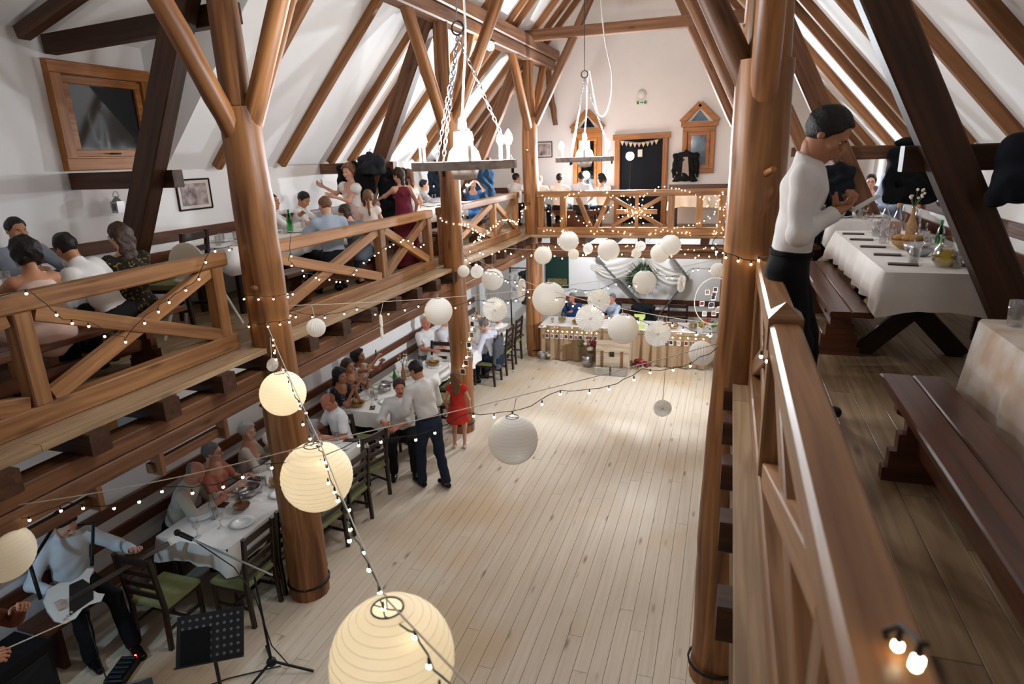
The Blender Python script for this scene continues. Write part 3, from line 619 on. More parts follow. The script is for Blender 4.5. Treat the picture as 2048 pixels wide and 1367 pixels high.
def surfnet(Fd, lo, vs):
    s = Fd < 0; c = np.zeros(np.array(Fd.shape) - 1, np.int8); sh = c.shape
    offs = [(i, j, k) for i in (0, 1) for j in (0, 1) for k in (0, 1)]
    for i, j, k in offs: c += s[i:i + sh[0], j:j + sh[1], k:k + sh[2]]
    act = (c > 0) & (c < 8); ii = np.argwhere(act)
    if len(ii) == 0: return np.zeros((0, 3)), np.zeros((0, 4), int)
    idx = np.full(sh, -1, np.int32); idx[act] = np.arange(len(ii)); pos = np.zeros((len(ii), 3)); cnt = np.zeros(len(ii))
    g = lambda o: Fd[ii[:, 0] + o[0], ii[:, 1] + o[1], ii[:, 2] + o[2]]
    for o1 in offs:
        for a in range(3):
            if o1[a]: continue
            o2 = list(o1); o2[a] = 1; A, B = g(o1), g(o2); m = (A < 0) != (B < 0); t = np.where(m, A / (A - B + 1e-12), 0)
            pos += (np.array(o1) + t[:, None] * (np.array(o2) - np.array(o1))) * m[:, None]; cnt += m
    Vt = lo + vs * (ii + pos / cnt[:, None]); quads = []
    for a in range(3):
        b, d = (a + 1) % 3, (a + 2) % 3; sa = [slice(None)] * 3; sb = [slice(None)] * 3; sa[a] = slice(0, -1); sb[a] = slice(1, None)
        e = np.argwhere(s[tuple(sa)] != s[tuple(sb)]); e = e[(e[:, b] > 0) & (e[:, d] > 0) & (e[:, b] < sh[b]) & (e[:, d] < sh[d])]
        cs = []
        for ob, od in ((-1, -1), (0, -1), (0, 0), (-1, 0)):
            q = e.copy(); q[:, b] += ob; q[:, d] += od; cs.append(idx[q[:, 0], q[:, 1], q[:, 2]])
        q = np.stack(cs, 1); fl = s[e[:, 0], e[:, 1], e[:, 2]]; q[~fl] = q[~fl][:, ::-1]; quads.append(q)
    return Vt, np.concatenate(quads)
def joinmesh(name, parts):
    """parts: (V,Q,material) -> one mesh"""
    Vs, Qs, mi, mats, o = [], [], [], [], 0
    for V_, Q_, m in parts:
        if len(V_) == 0: continue
        if m not in mats: mats.append(m)
        Vs.append(V_); Qs.append(Q_ + o); mi += [mats.index(m)] * len(Q_); o += len(V_)
    me = npmesh(name, np.concatenate(Vs), np.concatenate(Qs)); [me.materials.append(m) for m in mats]
    me.polygons.foreach_set('material_index', mi); return me
def ik(a, t, l1, l2, pole):
    d = t - a; L = np.linalg.norm(d); L2 = min(L, (l1 + l2) * .995); u = d / L; t = a + u * L2
    x = (l1 * l1 - l2 * l2 + L2 * L2) / (2 * L2); h = math.sqrt(max(l1 * l1 - x * x, 0)); p = pole - u * (pole @ u)
    return a + u * x + nrm(p) * h, t
DEBUG = False
SKIN = {'fair': plain('skin_fair', 'd9a58a', .55, .08, 12), 'tan': plain('skin_tan', 'b9805f', .55, .08, 12), 'red': plain('skin_ruddy', 'c98468', .55, .1, 12)}
M_eye = plain('eye_white', 'c4b8ae', .3, .02); M_iris = plain('iris', '2a1c14', .3, .1); M_lip = plain('lips', 'a85a50', .5, .08)
HAIR = {k: plain('hair_' + k, c, .55, .35, 60, .4) for k, c in dict(dark='16100d', brown='3f2718', red='4f2d1c', grey='76706a', white='b5b0a8', fair='7d5636', ginger='a26a48').items()}
def hand_sdf(wr, fd, pn, S, curl, side, thumb=1):
    """wr wrist, fd finger direction, pn palm normal (points out of the palm)"""
    fd = nrm(fd); pn = nrm(pn - fd * (pn @ fd)); sd = np.cross(pn, fd) * side; h = SDF()
    Q = np.stack([sd, fd, pn]); h.ell(wr + fd * .05 * S, (.042 * S, .056 * S, .018 * S), Q); h.cone(wr - fd * .03, wr + fd * .02, .026 * S, .027 * S)
    for i, (o, L) in enumerate(((.032, .072), (.011, .082), (-.010, .077), (-.030, .060))):
        p = wr + fd * (.092 - .004 * i) * S + sd * o * S; d = nrm(fd + sd * o * 1.6); ang = curl * (1 + .12 * i); L *= S
        for j, (fr, r) in enumerate(((.45, .0098), (.32, .009), (.25, .0082))):
            ca, sa = math.cos(ang * (j + .5)), math.sin(ang * (j + .5)); q = p + (d * ca + pn * sa) * L * fr; h.cone(p, q, r * S, r * .93 * S, k=.004); p = q
    p = wr + fd * .03 * S + sd * .032 * S
    for j, (L, r) in enumerate(((.04, .0125), (.032, .0108), (.026, .0095))):
        d = nrm(sd * (.75 - .3 * j * min(curl + .4, 1)) + fd * .75 + pn * (.25 + .35 * curl * (j + 1)) * thumb); q = p + d * L * S; h.cone(p, q, r * S, r * .95 * S, k=.006); p = q
    return h
def person(label, px, py, base=0.0, plane=None, face=0, h=1.75, sit=None, lean=0, side=0, look=(0, 0), skin='fair', hair='dark', cut='short', fem=False, fat=1.0,
           top='e8e6e2', sleeve='long', bottom='16161a', dress=None, neck='collar', shoes='101012', hands=None, legs=None, tie=None, pants=True, lift=0, curl=(.5, .5), palm=None, vs=.0145,
           glasses=False, mous=None, belt=None, group=None, xy=None, skirt_len=None, straps=False, tucked=True, fine=.0095, head_s=1.0, pole=None, fit=True, pat=None):
    if plane is not None and xy is None and fit:
        P = (atx if plane[0] == 'x' else aty)(px, py, plane[1]); s0 = 0 if sit is None else sit; lo_ = .80 * h / 1.75 * math.cos(R(lean) * .8) if sit is not None else 1.63 * h / 1.75
        h *= min(1.08, max(.86, (P[2] - base - s0) / lo_))
    S = h / 1.75; hip = V3(0, 0, (sit + .10 * S) if sit is not None else .93 * S)
    u = nrm(V3(math.sin(R(side)), math.sin(R(lean)), math.cos(R(lean)))); fwd = nrm(np.cross(u, V3(1, 0, 0)) * -1)
    fwd = nrm(np.cross(u, V3(1, 0, 0))); fwd = fwd if fwd[1] > 0 else -fwd; rt = np.cross(fwd, u)
    N = hip + u * .52 * S; sw = (.155 if fem else .178) * S
    hy, hp = R(look[0]), R(look[1]); hu = nrm(u * .55 + V3(0, 0, .45)); hf0 = nrm(fwd - hu * (fwd @ hu)); hr0 = np.cross(hf0, hu)
    hf1 = hf0 * math.cos(hy) - hr0 * math.sin(hy); hr = np.cross(hf1, hu); Hf = hf1 * math.cos(hp) - hu * math.sin(hp); Hu = np.cross(hr, Hf); HQ = np.stack([hr, Hf, Hu])
    HS = S * head_s * (1.0 if h > 1.45 else 1.0 + (1.45 - h) * .7); H = N + hu * .085 * S + Hu * .085 * HS + Hf * .012
    # where it stands
    if xy is None:
        hz = base + lift + H[2]
        if plane is None: P = atz(px, py, hz)
        else: P = (atx if plane[0] == 'x' else aty)(px, py, plane[1])
        xy = P[:2]
        if plane is not None and DEBUG: print('DZ %.2f XY %.2f %.2f | %s' % (P[2] - hz, P[0], P[1], label))
        elif DEBUG: print('XY %.2f %.2f | %s' % (P[0], P[1], label))
    ca, sa = math.cos(R(face)), math.sin(R(face)); ox, oy = H[0] * ca - H[1] * sa, H[0] * sa + H[1] * ca
    Mx = TR((xy[0] - ox, xy[1] - oy, base + lift), face)
    TQ = np.stack([rt, fwd, u]); ts = (1, .68 + .12 * (fat - 1), 1)
    sh = [N - u * .055 * S + rt * sw * s for s in (-1, 1)]; hp_ = [hip + rt * .088 * S * s - u * .02 for s in (-1, 1)]
    # arms: hands=[left target, right target] in the person's own frame, None = hang down
    arms = []; hands = hands or [None, None]
    for i, s in enumerate((-1, 1)):
        tg = hands[i]
        if tg is None: tg = V3(s * .26 * S, .06, sh[i][2] - .50 * S) if sit is None else V3(s * .13 * S, hip[1] + .33 * S, hip[2] + .12 * S)
        tg = np.asarray(tg, float); pl = V3(s * .6, -.5, -.8) if pole is None else V3(s * pole[0], pole[1], pole[2])
        el, wr = ik(sh[i], tg, .29 * S, .255 * S, pl); arms.append((sh[i], el, wr))
    lg = []
    for i, s in enumerate((-1, 1)):
        if sit is not None: kn = hp_[i] + V3(s * .05, .43 * S, .0 if sit > .3 else 0); an = V3(kn[0] + s * .01, kn[1] - .02 + (legs[i] if legs else 0), .08 * S); 
        else:
            ay = legs[i] if legs else 0; an = V3(hp_[i][0] + s * .015, ay, .085 * S); kn, an = ik(hp_[i], an, .415 * S, .418 * S, V3(s * .1, 1, 0))
        lg.append((hp_[i], kn, an))
    b = SDF(); f_ = fat
    b.cone(hip, hip + u * .17 * S, .15 * S * f_, .128 * S * f_, TQ, ts).cone(hip + u * .17 * S, hip + u * .38 * S, .128 * S * f_, (.15 if fem else .16) * S, TQ, ts)
    b.cone(sh[0] - u * .01, sh[1] - u * .01, .052 * S, .052 * S); b.cone(N - u * .05, N + hu * .10 * S, .062 * S, .05 * S)
    for i in (0, 1):
        a, e, wv = arms[i]; am = .86 if fem else 1; b.cone(a, e, .05 * S * am, .039 * S * am).cone(e, wv, .039 * S * am, .026 * S * am)
        a, e, wv = lg[i]; b.cone(a, e, .085 * S, .056 * S).cone(e, wv, .056 * S, .036 * S)
        b.cone(wv + V3(0, -.03, -.035 * S), wv + V3(0, .14 * S, -.05 * S), .036 * S, .03 * S)
        if fem: b.ell(hip + u * .345 * S + rt * (.07 * (2 * i - 1)) * S + fwd * .085 * S, (.062 * S, .06 * S, .062 * S), TQ)
    parts = [(*b.mesh(vs * 1.25, .035), SKIN[skin])]
    hd = SDF(); q = lambda x, y, z: H + (hr * x + Hf * y + Hu * z) * HS
    hd.ell(q(0, -.012, .035), (.076 * HS, .096 * HS, .09 * HS), HQ).ell(q(0, .022, -.045), (.06 * HS, .072 * HS, .072 * HS), HQ, k=.03).cone(q(0, .07, -.092), q(0, .074, -.092), .022 * HS, .02 * HS)
    hd.cone(q(0, .092, .02), q(0, .112, -.022), .008 * HS, .013 * HS, k=.012).cone(q(-.035, .083, .032), q(.035, .083, .032), .01 * HS, .01 * HS, k=.015)
    for s in (-1, 1): hd.ell(q(.076 * s, -.012, -.005), (.012 * HS, .02 * HS, .03 * HS), HQ, k=.006).ell(q(.016 * s, .094, -.024), (.01 * HS, .01 * HS, .008 * HS), HQ, k=.006).ell(q(.045 * s, .06, -.02), (.025 * HS, .025 * HS, .022 * HS), HQ, k=.02)
    hd.cone(q(-.02, .092, -.056), q(.02, .092, -.056), .009 * HS, .009 * HS, k=.008); hd.cone(N - u * .03, q(0, -.02, -.05), .056 * S, .05 * S)
    parts.append((*hd.mesh(fine * HS, .02), SKIN[skin]))
    fc = lambda c, r, m_: parts.append((*SDF().ell(c, [x * HS for x in r], HQ).mesh(min(r) * HS * .7 + .001, 0), m_))
    for s in (-1, 1):
        fc(q(.031 * s, .0735, .008), (.0135, .012, .0075), M_eye); fc(q(.031 * s, .083, .008), (.0055, .005, .0055), M_iris); fc(q(.032 * s, .0905, .029), (.018, .007, .004), HAIR[hair if hair != 'white' else 'grey'])
    fc(q(0, .099, -.057), (.021, .007, .0065), M_lip)
    if mous: fc(q(0, .103, -.042), (.03, .01, .009), HAIR[mous])
    for i, s in enumerate((-1, 1)):
        a, e, wv = arms[i]; fd = nrm(wv - e); pn = V3(-s * .6, 0, -.8) if palm is None or palm[i] is None else V3(*palm[i]); hm = hand_sdf(wv - fd * .01, fd, pn, S * (.9 if fem else 1), curl[i], 1 if np.cross(pn, fd) @ V3(-s, .3, .6) > 0 else -1)
        parts.append((*hm.mesh(.0062 * max(S, .8), .01), SKIN[skin]))
    root = place(bpy.data.objects.new('person', joinmesh('person', parts)), None, Mx); tag(root, label, 'person', group)
    def garment(nm, sd, m, vs_=vs, k=.03, noise=.0048, nf=26.):
        V_, Q_ = sd.mesh(vs_, k, noise, nf)
        if len(V_): return place(bpy.data.objects.new(nm, joinmesh(nm, [(V_, Q_, m)])), root, Mx)
    o = .014; g = SDF(); tm = fab(dress or top) if not pat else plain('print_' + pat[0], dress or top, .85, .1, pat[1], .1, 0, .25, pat[0])
    if pat: e_ = [x for x in tm.node_tree.nodes if x.type == 'VALTORGB'][0].color_ramp.elements; e_[0].position = .38; e_[1].position = .43
    bot = hip - u * .05 * S
    cl = [] if not fem or dress or sleeve != 'none' else []
    topc = [(N - u * (-.03 if neck == 'collar' else (.05 if neck == 'round' else .11)) * S + (fwd * .0), nrm(u * .9 + fwd * .45))]
    g.cone(hip - u * (.02 if tucked else .07) * S, hip + u * .17 * S, (.15 * f_) * S + o, .13 * S * f_ + o, TQ, ts).cone(hip + u * .17 * S, hip + u * .39 * S, .13 * S * f_ + o, (.15 if fem else .16) * S + o, TQ, ts, topc)
    if fem:
        for s in (-1, 1): g.ell(hip + u * .345 * S + rt * (.07 * s) * S + fwd * .088 * S, (.066 * S, .064 * S, .066 * S), TQ, topc)
    if sleeve != 'none' or not fem: g.cone(sh[0] - u * .012, sh[1] - u * .012, .052 * S + o, .052 * S + o, None, (1, 1, 1), topc)
    elif straps:
        for s in (-1, 1): g.cone(hip + u * .36 * S + rt * .08 * s * S + fwd * .12 * S, N - u * .03 * S + rt * .085 * s * S, .02, .02).cone(N - u * .03 * S + rt * .085 * s * S, hip + u * .36 * S + rt * .07 * s * S - fwd * .11 * S, .02, .02)
    for i in (0, 1):
        a, e, wv = arms[i]; am = .86 if fem else 1
        if sleeve == 'long':
            dn = nrm(wv - e); g.cone(a, e, .053 * S * am + o, .041 * S * am + o).cone(e, wv - dn * .005, .041 * S * am + o, .03 * S * am + o, None, (1, 1, 1), [(wv - dn * .012, dn)])
        elif sleeve == 'roll':
            dn = nrm(wv - e); g.cone(a, e, .053 * S * am + o, .043 * S * am + o).cone(e, wv, .043 * S * am + o, .034 * S * am + o, None, (1, 1, 1), [(e + dn * .09, dn)])
        elif sleeve in ('short', 'cap', 'puff'):
            dn = nrm(e - a); Lc = {'short': .22, 'cap': .09, 'puff': .12}[sleeve] * S
            if sleeve == 'puff': g.ell(a + dn * .05, (.085, .08, .085), TQ, [(a + dn * Lc, dn)])
            else: g.cone(a, e, .055 * S * am + o, .05 * S * am + o, None, (1, 1, 1), [(a + dn * Lc, dn)])
    if dress or skirt_len:
        L = skirt_len or .55
        def skirt(g_):
            if sit is None:
                hem = V3(0, 0, max(hip[2] - L * S, .06)); wst = hip + u * .1 * S; hb = .19 * S * f_ + o; g_.cone(wst, hip - V3(0, 0, .06), .14 * S * f_ + o, hb).cone(hip - V3(0, 0, .06), hem, hb, (.25 if L > .7 else .27) * S, None, (1, 1, 1), [(hem, V3(0, 0, -1))])
            else:
                for i in (0, 1):
                    a, e, wv = lg[i]; g_.cone(a, e, .10 * S + o, .078 * S + o)
                    if L > .5: g_.cone(e, wv, .08 * S + o, .09 * S, None, (1, 1, 1), [(e + (wv - e) * min(1, (L - .43) / .42), nrm(wv - e))])
                g_.cone(lg[0][0], lg[1][0], .12 * S, .12 * S).cone(lg[0][1] * .8 + lg[0][0] * .2, lg[1][1] * .8 + lg[1][0] * .2, .07, .07)
        if dress: skirt(g)
        else: s2 = SDF(); skirt(s2); garment('skirt', s2, fab(bottom), vs, .03, .006, 40.)
    if neck == 'collar': 
        cN = N + hu * .012 * S; g.cone(cN - hu * .03, cN + hu * .04, .074 * S, .066 * S, None, (1, 1, 1), [(cN + hu * .03 * S, nrm(hu + Hf * .35))])
    garment('dress' if dress else 'shirt', g, tm)
    if pants and not dress and not skirt_len:
        t = SDF(); t.cone(hip - u * .03 * S, hip + u * .055 * S, .152 * S * f_ + .016, .146 * S * f_ + .016, TQ, ts, [(hip + u * .06 * S, u)])
        for i in (0, 1):
            a, e, wv = lg[i]; dn = nrm(wv - e); t.cone(a, e, .092 * S, .068 * S).cone(e, wv, .068 * S, .062 * S, None, (1, 1, 1), [(wv + dn * .02, dn)])
        garment('trousers', t, fab(bottom), vs * 1.1)
        if belt: garment('belt', SDF().cone(hip + u * .03 * S, hip + u * .08 * S, .15 * S * f_ + .021, .148 * S * f_ + .021, TQ, ts, [(hip + u * .075 * S, u), (hip + u * .04 * S, -u)]), fab(belt), .012, 0, 0)
    if shoes and (sit is None or legs is not None or True):
        for i in (0, 1):
            wv = lg[i][2]; garment('shoe', SDF().cone(wv + V3(0, -.04, -.045 * S), wv + V3(0, .05, -.045 * S), .04 * S, .042 * S, None, (1, 1, 1), [(V3(0, 0, .004), V3(0, 0, -1))]).cone(wv + V3(0, .05, -.045 * S), wv + V3(0, .165 * S, -.055 * S), .042 * S, .034 * S, None, (1, 1, 1), [(V3(0, 0, .004), V3(0, 0, -1))]), fab(shoes, .35), .013, .02, 0)
    if tie:
        c0 = N + fwd * .075 * S - u * .03 * S; c1 = hip + u * .14 * S + fwd * (.107 * f_ + .02) * S; mid = hip + u * .34 * S + fwd * .136 * S
        garment('tie', SDF().cone(c0, mid, .022, .026, TQ, (1, .4, 1)).cone(mid, c1, .026, .036, TQ, (1, .4, 1)).ell(c0, (.022, .016, .022), TQ), fab(tie, .5), .009, .01, 0)
    # hair
    hc = SDF(); fcut = [(q(0, .045, .045), nrm(Hf * .86 - Hu * .5))]; up_ = .012
    if cut != 'none':
        ex = list(fcut)
        if cut == 'bald': ex += [(q(0, -.035, .035), nrm(Hu * .85 + Hf * .5))]
        nape = [(q(0, -.05, -.055), nrm(-Hu * .95 + Hf * .3))] if cut in ('short', 'bald', 'crop') else [(q(0, -.05, -.085), -Hu)]
        th = {'short': .011, 'bald': .006, 'crop': .008, 'curly': .04, 'bob': .03, 'updo': .03}.get(cut, .016) * HS
        hc.ell(q(0, -.016, .034), (.078 * HS + th, .098 * HS + th, .092 * HS + th), HQ, ex + nape)
        if cut in ('curly', 'bob'): hc.cone(q(-.04, .05, .108), q(.04, .05, .112), .018 * HS, .018 * HS, k=.02)
        if cut == 'bob':
            for s in (-1, 1): hc.ell(q(.07 * s, -.03, -.03), (.03 * HS, .06 * HS, .07 * HS), HQ)
        if cut in ('long', 'pony'):
            p = q(0, -.085, .02); n_ = 5; L = .46 if cut == 'long' else .3
            for j in range(n_):
                p2 = p + (V3(0, 0, -1) * .8 - fwd * (.18 if j == 0 else .06)) * L / n_ * S; wdt = (1.9 if cut == 'long' else 1) ; hc.cone(p, p2, (.05 - .004 * j) * HS, (.046 - .005 * j) * HS, HQ, (1.0 * wdt, .6, 1)); p = p2
        if cut == 'braid':
            p = q(0, -.09, -.02)
            for j in range(7): hc.ell(p, (.032 * HS - .002 * j, .028 * HS, .035 * HS), HQ, k=.008); p = p + (V3(0, 0, -1) * .9 - fwd * .12) * .05 * HS
        if cut in ('bun', 'updo'): hc.ell(q(0, -.1 if cut == 'bun' else -.06, .0 if cut == 'bun' else .1), (.055 * HS, .05 * HS, .05 * HS), HQ)
        nz = {'curly': .012, 'updo': .009, 'bob': .005}.get(cut, .0032)
        garment('hair', hc, HAIR[hair], .011 * HS, .02, nz, 60.)
    if glasses:
        mb = MB()
        for s in (-1, 1):
            mb.tube([q(.031 * s + .019 * math.cos(t), .105, .006 + .015 * math.sin(t)) for t in np.linspace(0, 2 * math.pi, 11)], .0022, 5); mb.tube([q(.05 * s, .104, .01), q(.078 * s, .0, .012)], .002, 5)
        mb.tube([q(-.012, .106, .008), q(.012, .106, .008)], .0022, 5); mb.build('glasses', M_black, root, Mx)
    root['_hand'] = [float(x) for x in (Mx @ Vector(arms[1][2]))]; root['_lhand'] = [float(x) for x in (Mx @ Vector(arms[0][2]))]
    return root
# ---------------------------------------------------------------- the guests
D_ = DZ; T_ = lambda x, y, z=.80: (x, y, z)
tb = [(-.16, .42, .80), (.16, .42, .80)]                       # both hands on the table
person('guitarist in a white shirt with a strap over his shoulder, playing the bass guitar', 130, 1046, 0, None, -108, 1.8, .45, 3, 0, (14, 34), 'fair', 'dark', 'short', hands=[(-.40, .40, .86), (.26, .30, .78)], curl=(1.0, .8), palm=[(0, -.3, 1), (0, -1, -.2)], legs=[.2, .05], sleeve='long', top='e4eaee')
person('bald man in a beige shirt bent over the nearest lower table', 390, 945, 0, None, -65, 1.72, .45, 24, 0, (-10, 35), 'red', 'grey', 'bald', top='c9bfae', bottom='2a2a2e', hands=[(-.05, .5, .82), (.12, .5, .82)], fat=1.15)
person('woman in a coral blouse and glasses at the nearest lower table', 424, 904, 0, None, -75, 1.66, .45, 4, 0, (20, 5), 'fair', 'grey', 'short', True, 1.3, 'c97c6a', 'short', '3a3438', neck='round', hands=[(-.15, .36, .84), (.15, .36, .84)], glasses=True)
person('grey-haired woman in a white cardigan at the nearest lower table', 495, 862, 0, None, -62, 1.66, .45, 4, 0, (-30, 5), 'fair', 'white', 'bun', True, 1.2, 'ddd5cc', 'long', '5a4a44', neck='low', hands=[(-.1, .36, .82), (.14, .38, .82)])
person('guest in a white shirt half hidden behind the thick log pillar', 547, 832, 0, None, -80, 1.7, .45, 2, 0, (0, 0), 'fair', 'grey', 'short', top='e6e2dd', bottom='24242a', hands=tb)
person('elderly man in a white short-sleeved shirt reading at the end of the nearest lower table', 657, 804, 0, None, 150, 1.72, .45, 10, 0, (-15, 35), 'red', 'ginger', 'bald', top='eeecea', sleeve='short', bottom='2a2a30', hands=[(-.2, .36, .80), (.2, .40, .80)], fat=1.15)
person('dark-haired woman in a dark floral top with clasped hands', 680, 752, 0, None, -92, 1.66, .45, 6, 0, (-6, 4), 'tan', 'dark', 'bob', True, 1.1, '2a2630', 'short', '201c20', neck='round', hands=[(-.02, .3, 1.02), (.03, .3, 1.0)], curl=(1, 1), pat=('8a7f88', 30))
person('brown-haired woman resting her chin between two other women', 696, 732, 0, None, -95, 1.66, .45, 6, 0, (0, 2), 'tan', 'brown', 'bun', True, 1.0, '4a4238', 'none', '201c20', neck='round', hands=[(-.1, .36, .95), (.04, .32, 1.02)])
person('black-haired woman in a black and white top holding up a phone', 717, 712, 0, None, -80, 1.68, .45, 2, 0, (0, 0), 'tan', 'dark', 'bob', True, 1.0, 'd8d4ce', 'cap', '201c20', neck='round', hands=[(-.04, .42, 1.12), (.12, .40, 1.22)], curl=(.9, .9), palm=[None, (-.6, .6, .2)], pat=('16161a', 18))
person('moustached man in a white shirt turning round on his chair', 799, 774, 0, None, 205, 1.72, .45, 6, 0, (10, 5), 'red', 'brown', 'short', top='e9e6e3', sleeve='roll', bottom='17171b', hands=[(.05, .32, .72), (.22, .40, .82)], mous='brown', fat=1.15)
person('man in a white shirt and jeans standing beside the lower table', 832, 740, 0, None, 58, 1.8, None, 14, 0, (20, 25), 'tan', 'dark', 'crop', top='dcd8d4', bottom='222c3f', hands=[(-.2, .28, 1.08), (.14, .34, 1.0)], legs=[.10, -.18], belt='1a1412')
person('little girl in a red dress with long hair, seen from behind', 912, 752, 0, None, 12, 1.24, None, 0, 0, (0, 0), 'fair', 'fair', 'long', True, .95, 'c8372b', 'cap', dress='c8372b', skirt_len=.30, neck='round', shoes='e8e2dc')
person('white-haired man in a white shirt at the far lower table, arm on the table', 852, 645, 0, None, -115, 1.76, .45, 2, 0, (-10, 5), 'red', 'white', 'bald', top='ece9e6', sleeve='short', bottom='5a5e68', hands=[(-.1, .4, .80), (.2, .44, .80)], fat=1.2)
person('guest in a pale shirt behind the round lantern at the far lower table', 890, 640, 0, None, -90, 1.72, .45, 4, 0, (0, 10), 'fair', 'grey', 'short', top='e2e0e6', sleeve='short', bottom='3a3a40', hands=tb)
person('man in a lilac shirt and dark trousers at the far lower table, seen from behind', 968, 650, 0, None, 75, 1.72, .45, 24, 0, (10, 20), 'fair', 'grey', 'short', top='d5d3e0', bottom='1c2432', hands=[(-.18, .44, .80), (.16, .36, .95)])
person('man in a white shirt leaning his head on his hand behind the paper rosette', 996, 645, 0, ('y', 12.0), 70, 1.76, .45, 12, 0, (10, 15), 'red', 'ginger', 'short', top='e9e6e2', bottom='1c1c22', hands=[(-.1, .3, 1.05), (.14, .4, .80)])
person('man in a dark blue pullover with a hand to his mouth at the head table', 1144, 599, 0, ('y', 14.15), 195, 1.75, .45, 8, 0, (-20, 5), 'red', 'grey', 'short', top='26406e', neck='round', bottom='202028', hands=[(.05, .22, 1.08), (.1, .36, .84)], vs=.017)
person('man in a light blue shirt at the head table behind the rosettes', 1224, 597, 0, ('y', 14.15), 150, 1.78, .45, 4, 0, (0, 0), 'red', 'grey', 'crop', top='b9c6dc', bottom='202028', hands=tb, vs=.017)
fiddler = person('musician in a rust-brown jacket raising a bow at the edge of the stage', 0, 0, 0, None, -60, 1.74, None, 4, 0, (0, 10), 'tan', 'dark', 'short', top='6a3322', bottom='17171b', hands=[(-.1, .42, 1.42), (.30, .38, 1.30)], xy=(-4.74, 2.2), curl=(.8, .7))
# dormer-side gallery
person('woman with thick dark hair in a pale pink dress, her back to the railing', 52, 517, D_, ('x', -4.62), 78, 1.66, .42, 6, 0, (10, 0), 'tan', 'dark', 'bob', True, 1.25, 'e0c0b2', 'none', dress='e0c0b2', skirt_len=.5, neck='low', hands=[(-.2, .42, .8), (.2, .42, .8)], straps=True)
person('man with cropped dark hair facing the railing behind the woman in pale pink', 36, 474, D_, ('x', -5.92), -95, 1.8, .42, 0, 0, (0, 10), 'tan', 'dark', 'crop', top='8d93a0', bottom='22252c', hands=tb)
person('man in a white shirt leaning over to talk beside the woman in pale pink', 133, 497, D_, ('x', -4.8), 104, 1.76, .42, 26, -8, (-18, 15), 'tan', 'dark', 'short', top='e7e3df', bottom='15151a', hands=[(-.15, .45, .80), (.3, .3, .80)])
person('woman with long brown hair in a black dress with gold pattern', 240, 480, D_, ('x', -4.72), 70, 1.7, .42, 4, 0, (12, 8), 'fair', 'brown', 'long', True, 1.0, '1c1a18', 'long', dress='1f1c18', skirt_len=.6, neck='round', hands=tb, glasses=True, pat=('8a7030', 45))
person('man in a white shirt and tie at the gallery table, in profile', 545, 403, D_, ('x', -5.9), -55, 1.76, .42, 0, 0, (-25, 0), 'tan', 'dark', 'crop', top='ebe8e5', bottom='15151a', tie='3c2838', hands=[(-.1, .34, .9), (.14, .4, .8)])
person('man in a white shirt and bow tie looking down at the gallery table', 608, 404, D_, ('x', -5.92), -70, 1.78, .42, 8, 0, (-20, 30), 'tan', 'dark', 'short', top='eeebe8', bottom='15151a', hands=tb)
person('man in a light blue shirt seen from behind at the gallery table', 650, 410, D_, ('x', -4.66), 52, 1.78, .42, 12, 0, (12, 12), 'fair', 'fair', 'crop', top='aebccb', bottom='14161c', hands=[(-.2, .4, .8), (.2, .4, .8)])
person('brown-haired woman in a grey-blue dress leaning in beside the man in light blue', 693, 450, D_, ('x', -4.72), 60, 1.64, .42, 34, 0, (20, 20), 'fair', 'brown', 'long', True, 1.0, '6c7684', 'short', dress='6c7684', skirt_len=.75, neck='round', hands=tb)
person('smiling woman in a white puff-sleeved top and dusty pink skirt, hands raised', 697, 342, D_, ('y', 8.5), 158, 1.72, None, 2, 0, (16, 12), 'fair', 'fair', 'updo', True, 1.0, 'f1ede8', 'puff', 'c9a79d', neck='low', skirt_len=.85, hands=[(.05, .32, 1.12), (.44, .22, 1.26)], curl=(.4, .4), palm=[(0, 1, .2), (0, .8, .5)])
person('girl with a braid and flowers in her hair in a cream dress', 738, 407, D_, ('y', 8.1), 35, 1.38, None, 0, 0, (-10, 5), 'fair', 'fair', 'braid', True, .95, 'efe3d6', 'cap', dress='ecdccf', skirt_len=.62, neck='round')
person('woman in a long burgundy dress reaching out her hand', 797, 350, D_, ('y', 8.75), 62, 1.74, None, 4, 0, (12, 18), 'fair', 'brown', 'pony', True, .95, '6b2130', 'none', dress='6b2130', skirt_len=.92, neck='round', straps=True, hands=[(-.16, .48, 1.02), None])
person('woman in a white sleeveless dress behind the one in burgundy', 816, 352, D_, ('y', 9.35), 78, 1.7, None, 0, 0, (0, 10), 'fair', 'fair', 'pony', True, .95, 'efece8', 'none', dress='efece8', skirt_len=.55, neck='low', straps=True)
person('guest in a grey shirt at the far gallery table beside the mid pillar', 850, 398, D_, ('x', -5.85), -60, 1.74, .42, 4, 0, (0, 5), 'fair', 'dark', 'short', top='b9b6b8', bottom='202026', hands=tb, vs=.017)
person('guest in a blue dress holding a phone with glaring flash', 946, 378, D_, ('x', -5.0), -150, 1.7, .42, 4, 0, (0, 5), 'fair', 'brown', 'bun', True, 1.1, '3d6fa6', 'short', dress='3d6fa6', skirt_len=.6, neck='round', hands=[(-.08, .34, 1.1), (.08, .34, 1.1)], vs=.017)
person('dark-haired man in a white shirt at the corner of the galleries, seen from behind', 1033, 356, D_, ('x', -4.65), -10, 1.78, .42, 4, 0, (-35, 5), 'tan', 'dark', 'short', top='f0eeeb', bottom='16161a', hands=tb, vs=.017)
person('man in a white shirt half hidden by the far pillar', 1078, 358, D_, ('y', 13.72), 0, 1.74, .42, 4, 0, (-20, 5), 'fair', 'ginger', 'crop', top='f0eeea', bottom='16161a', hands=tb, vs=.017)
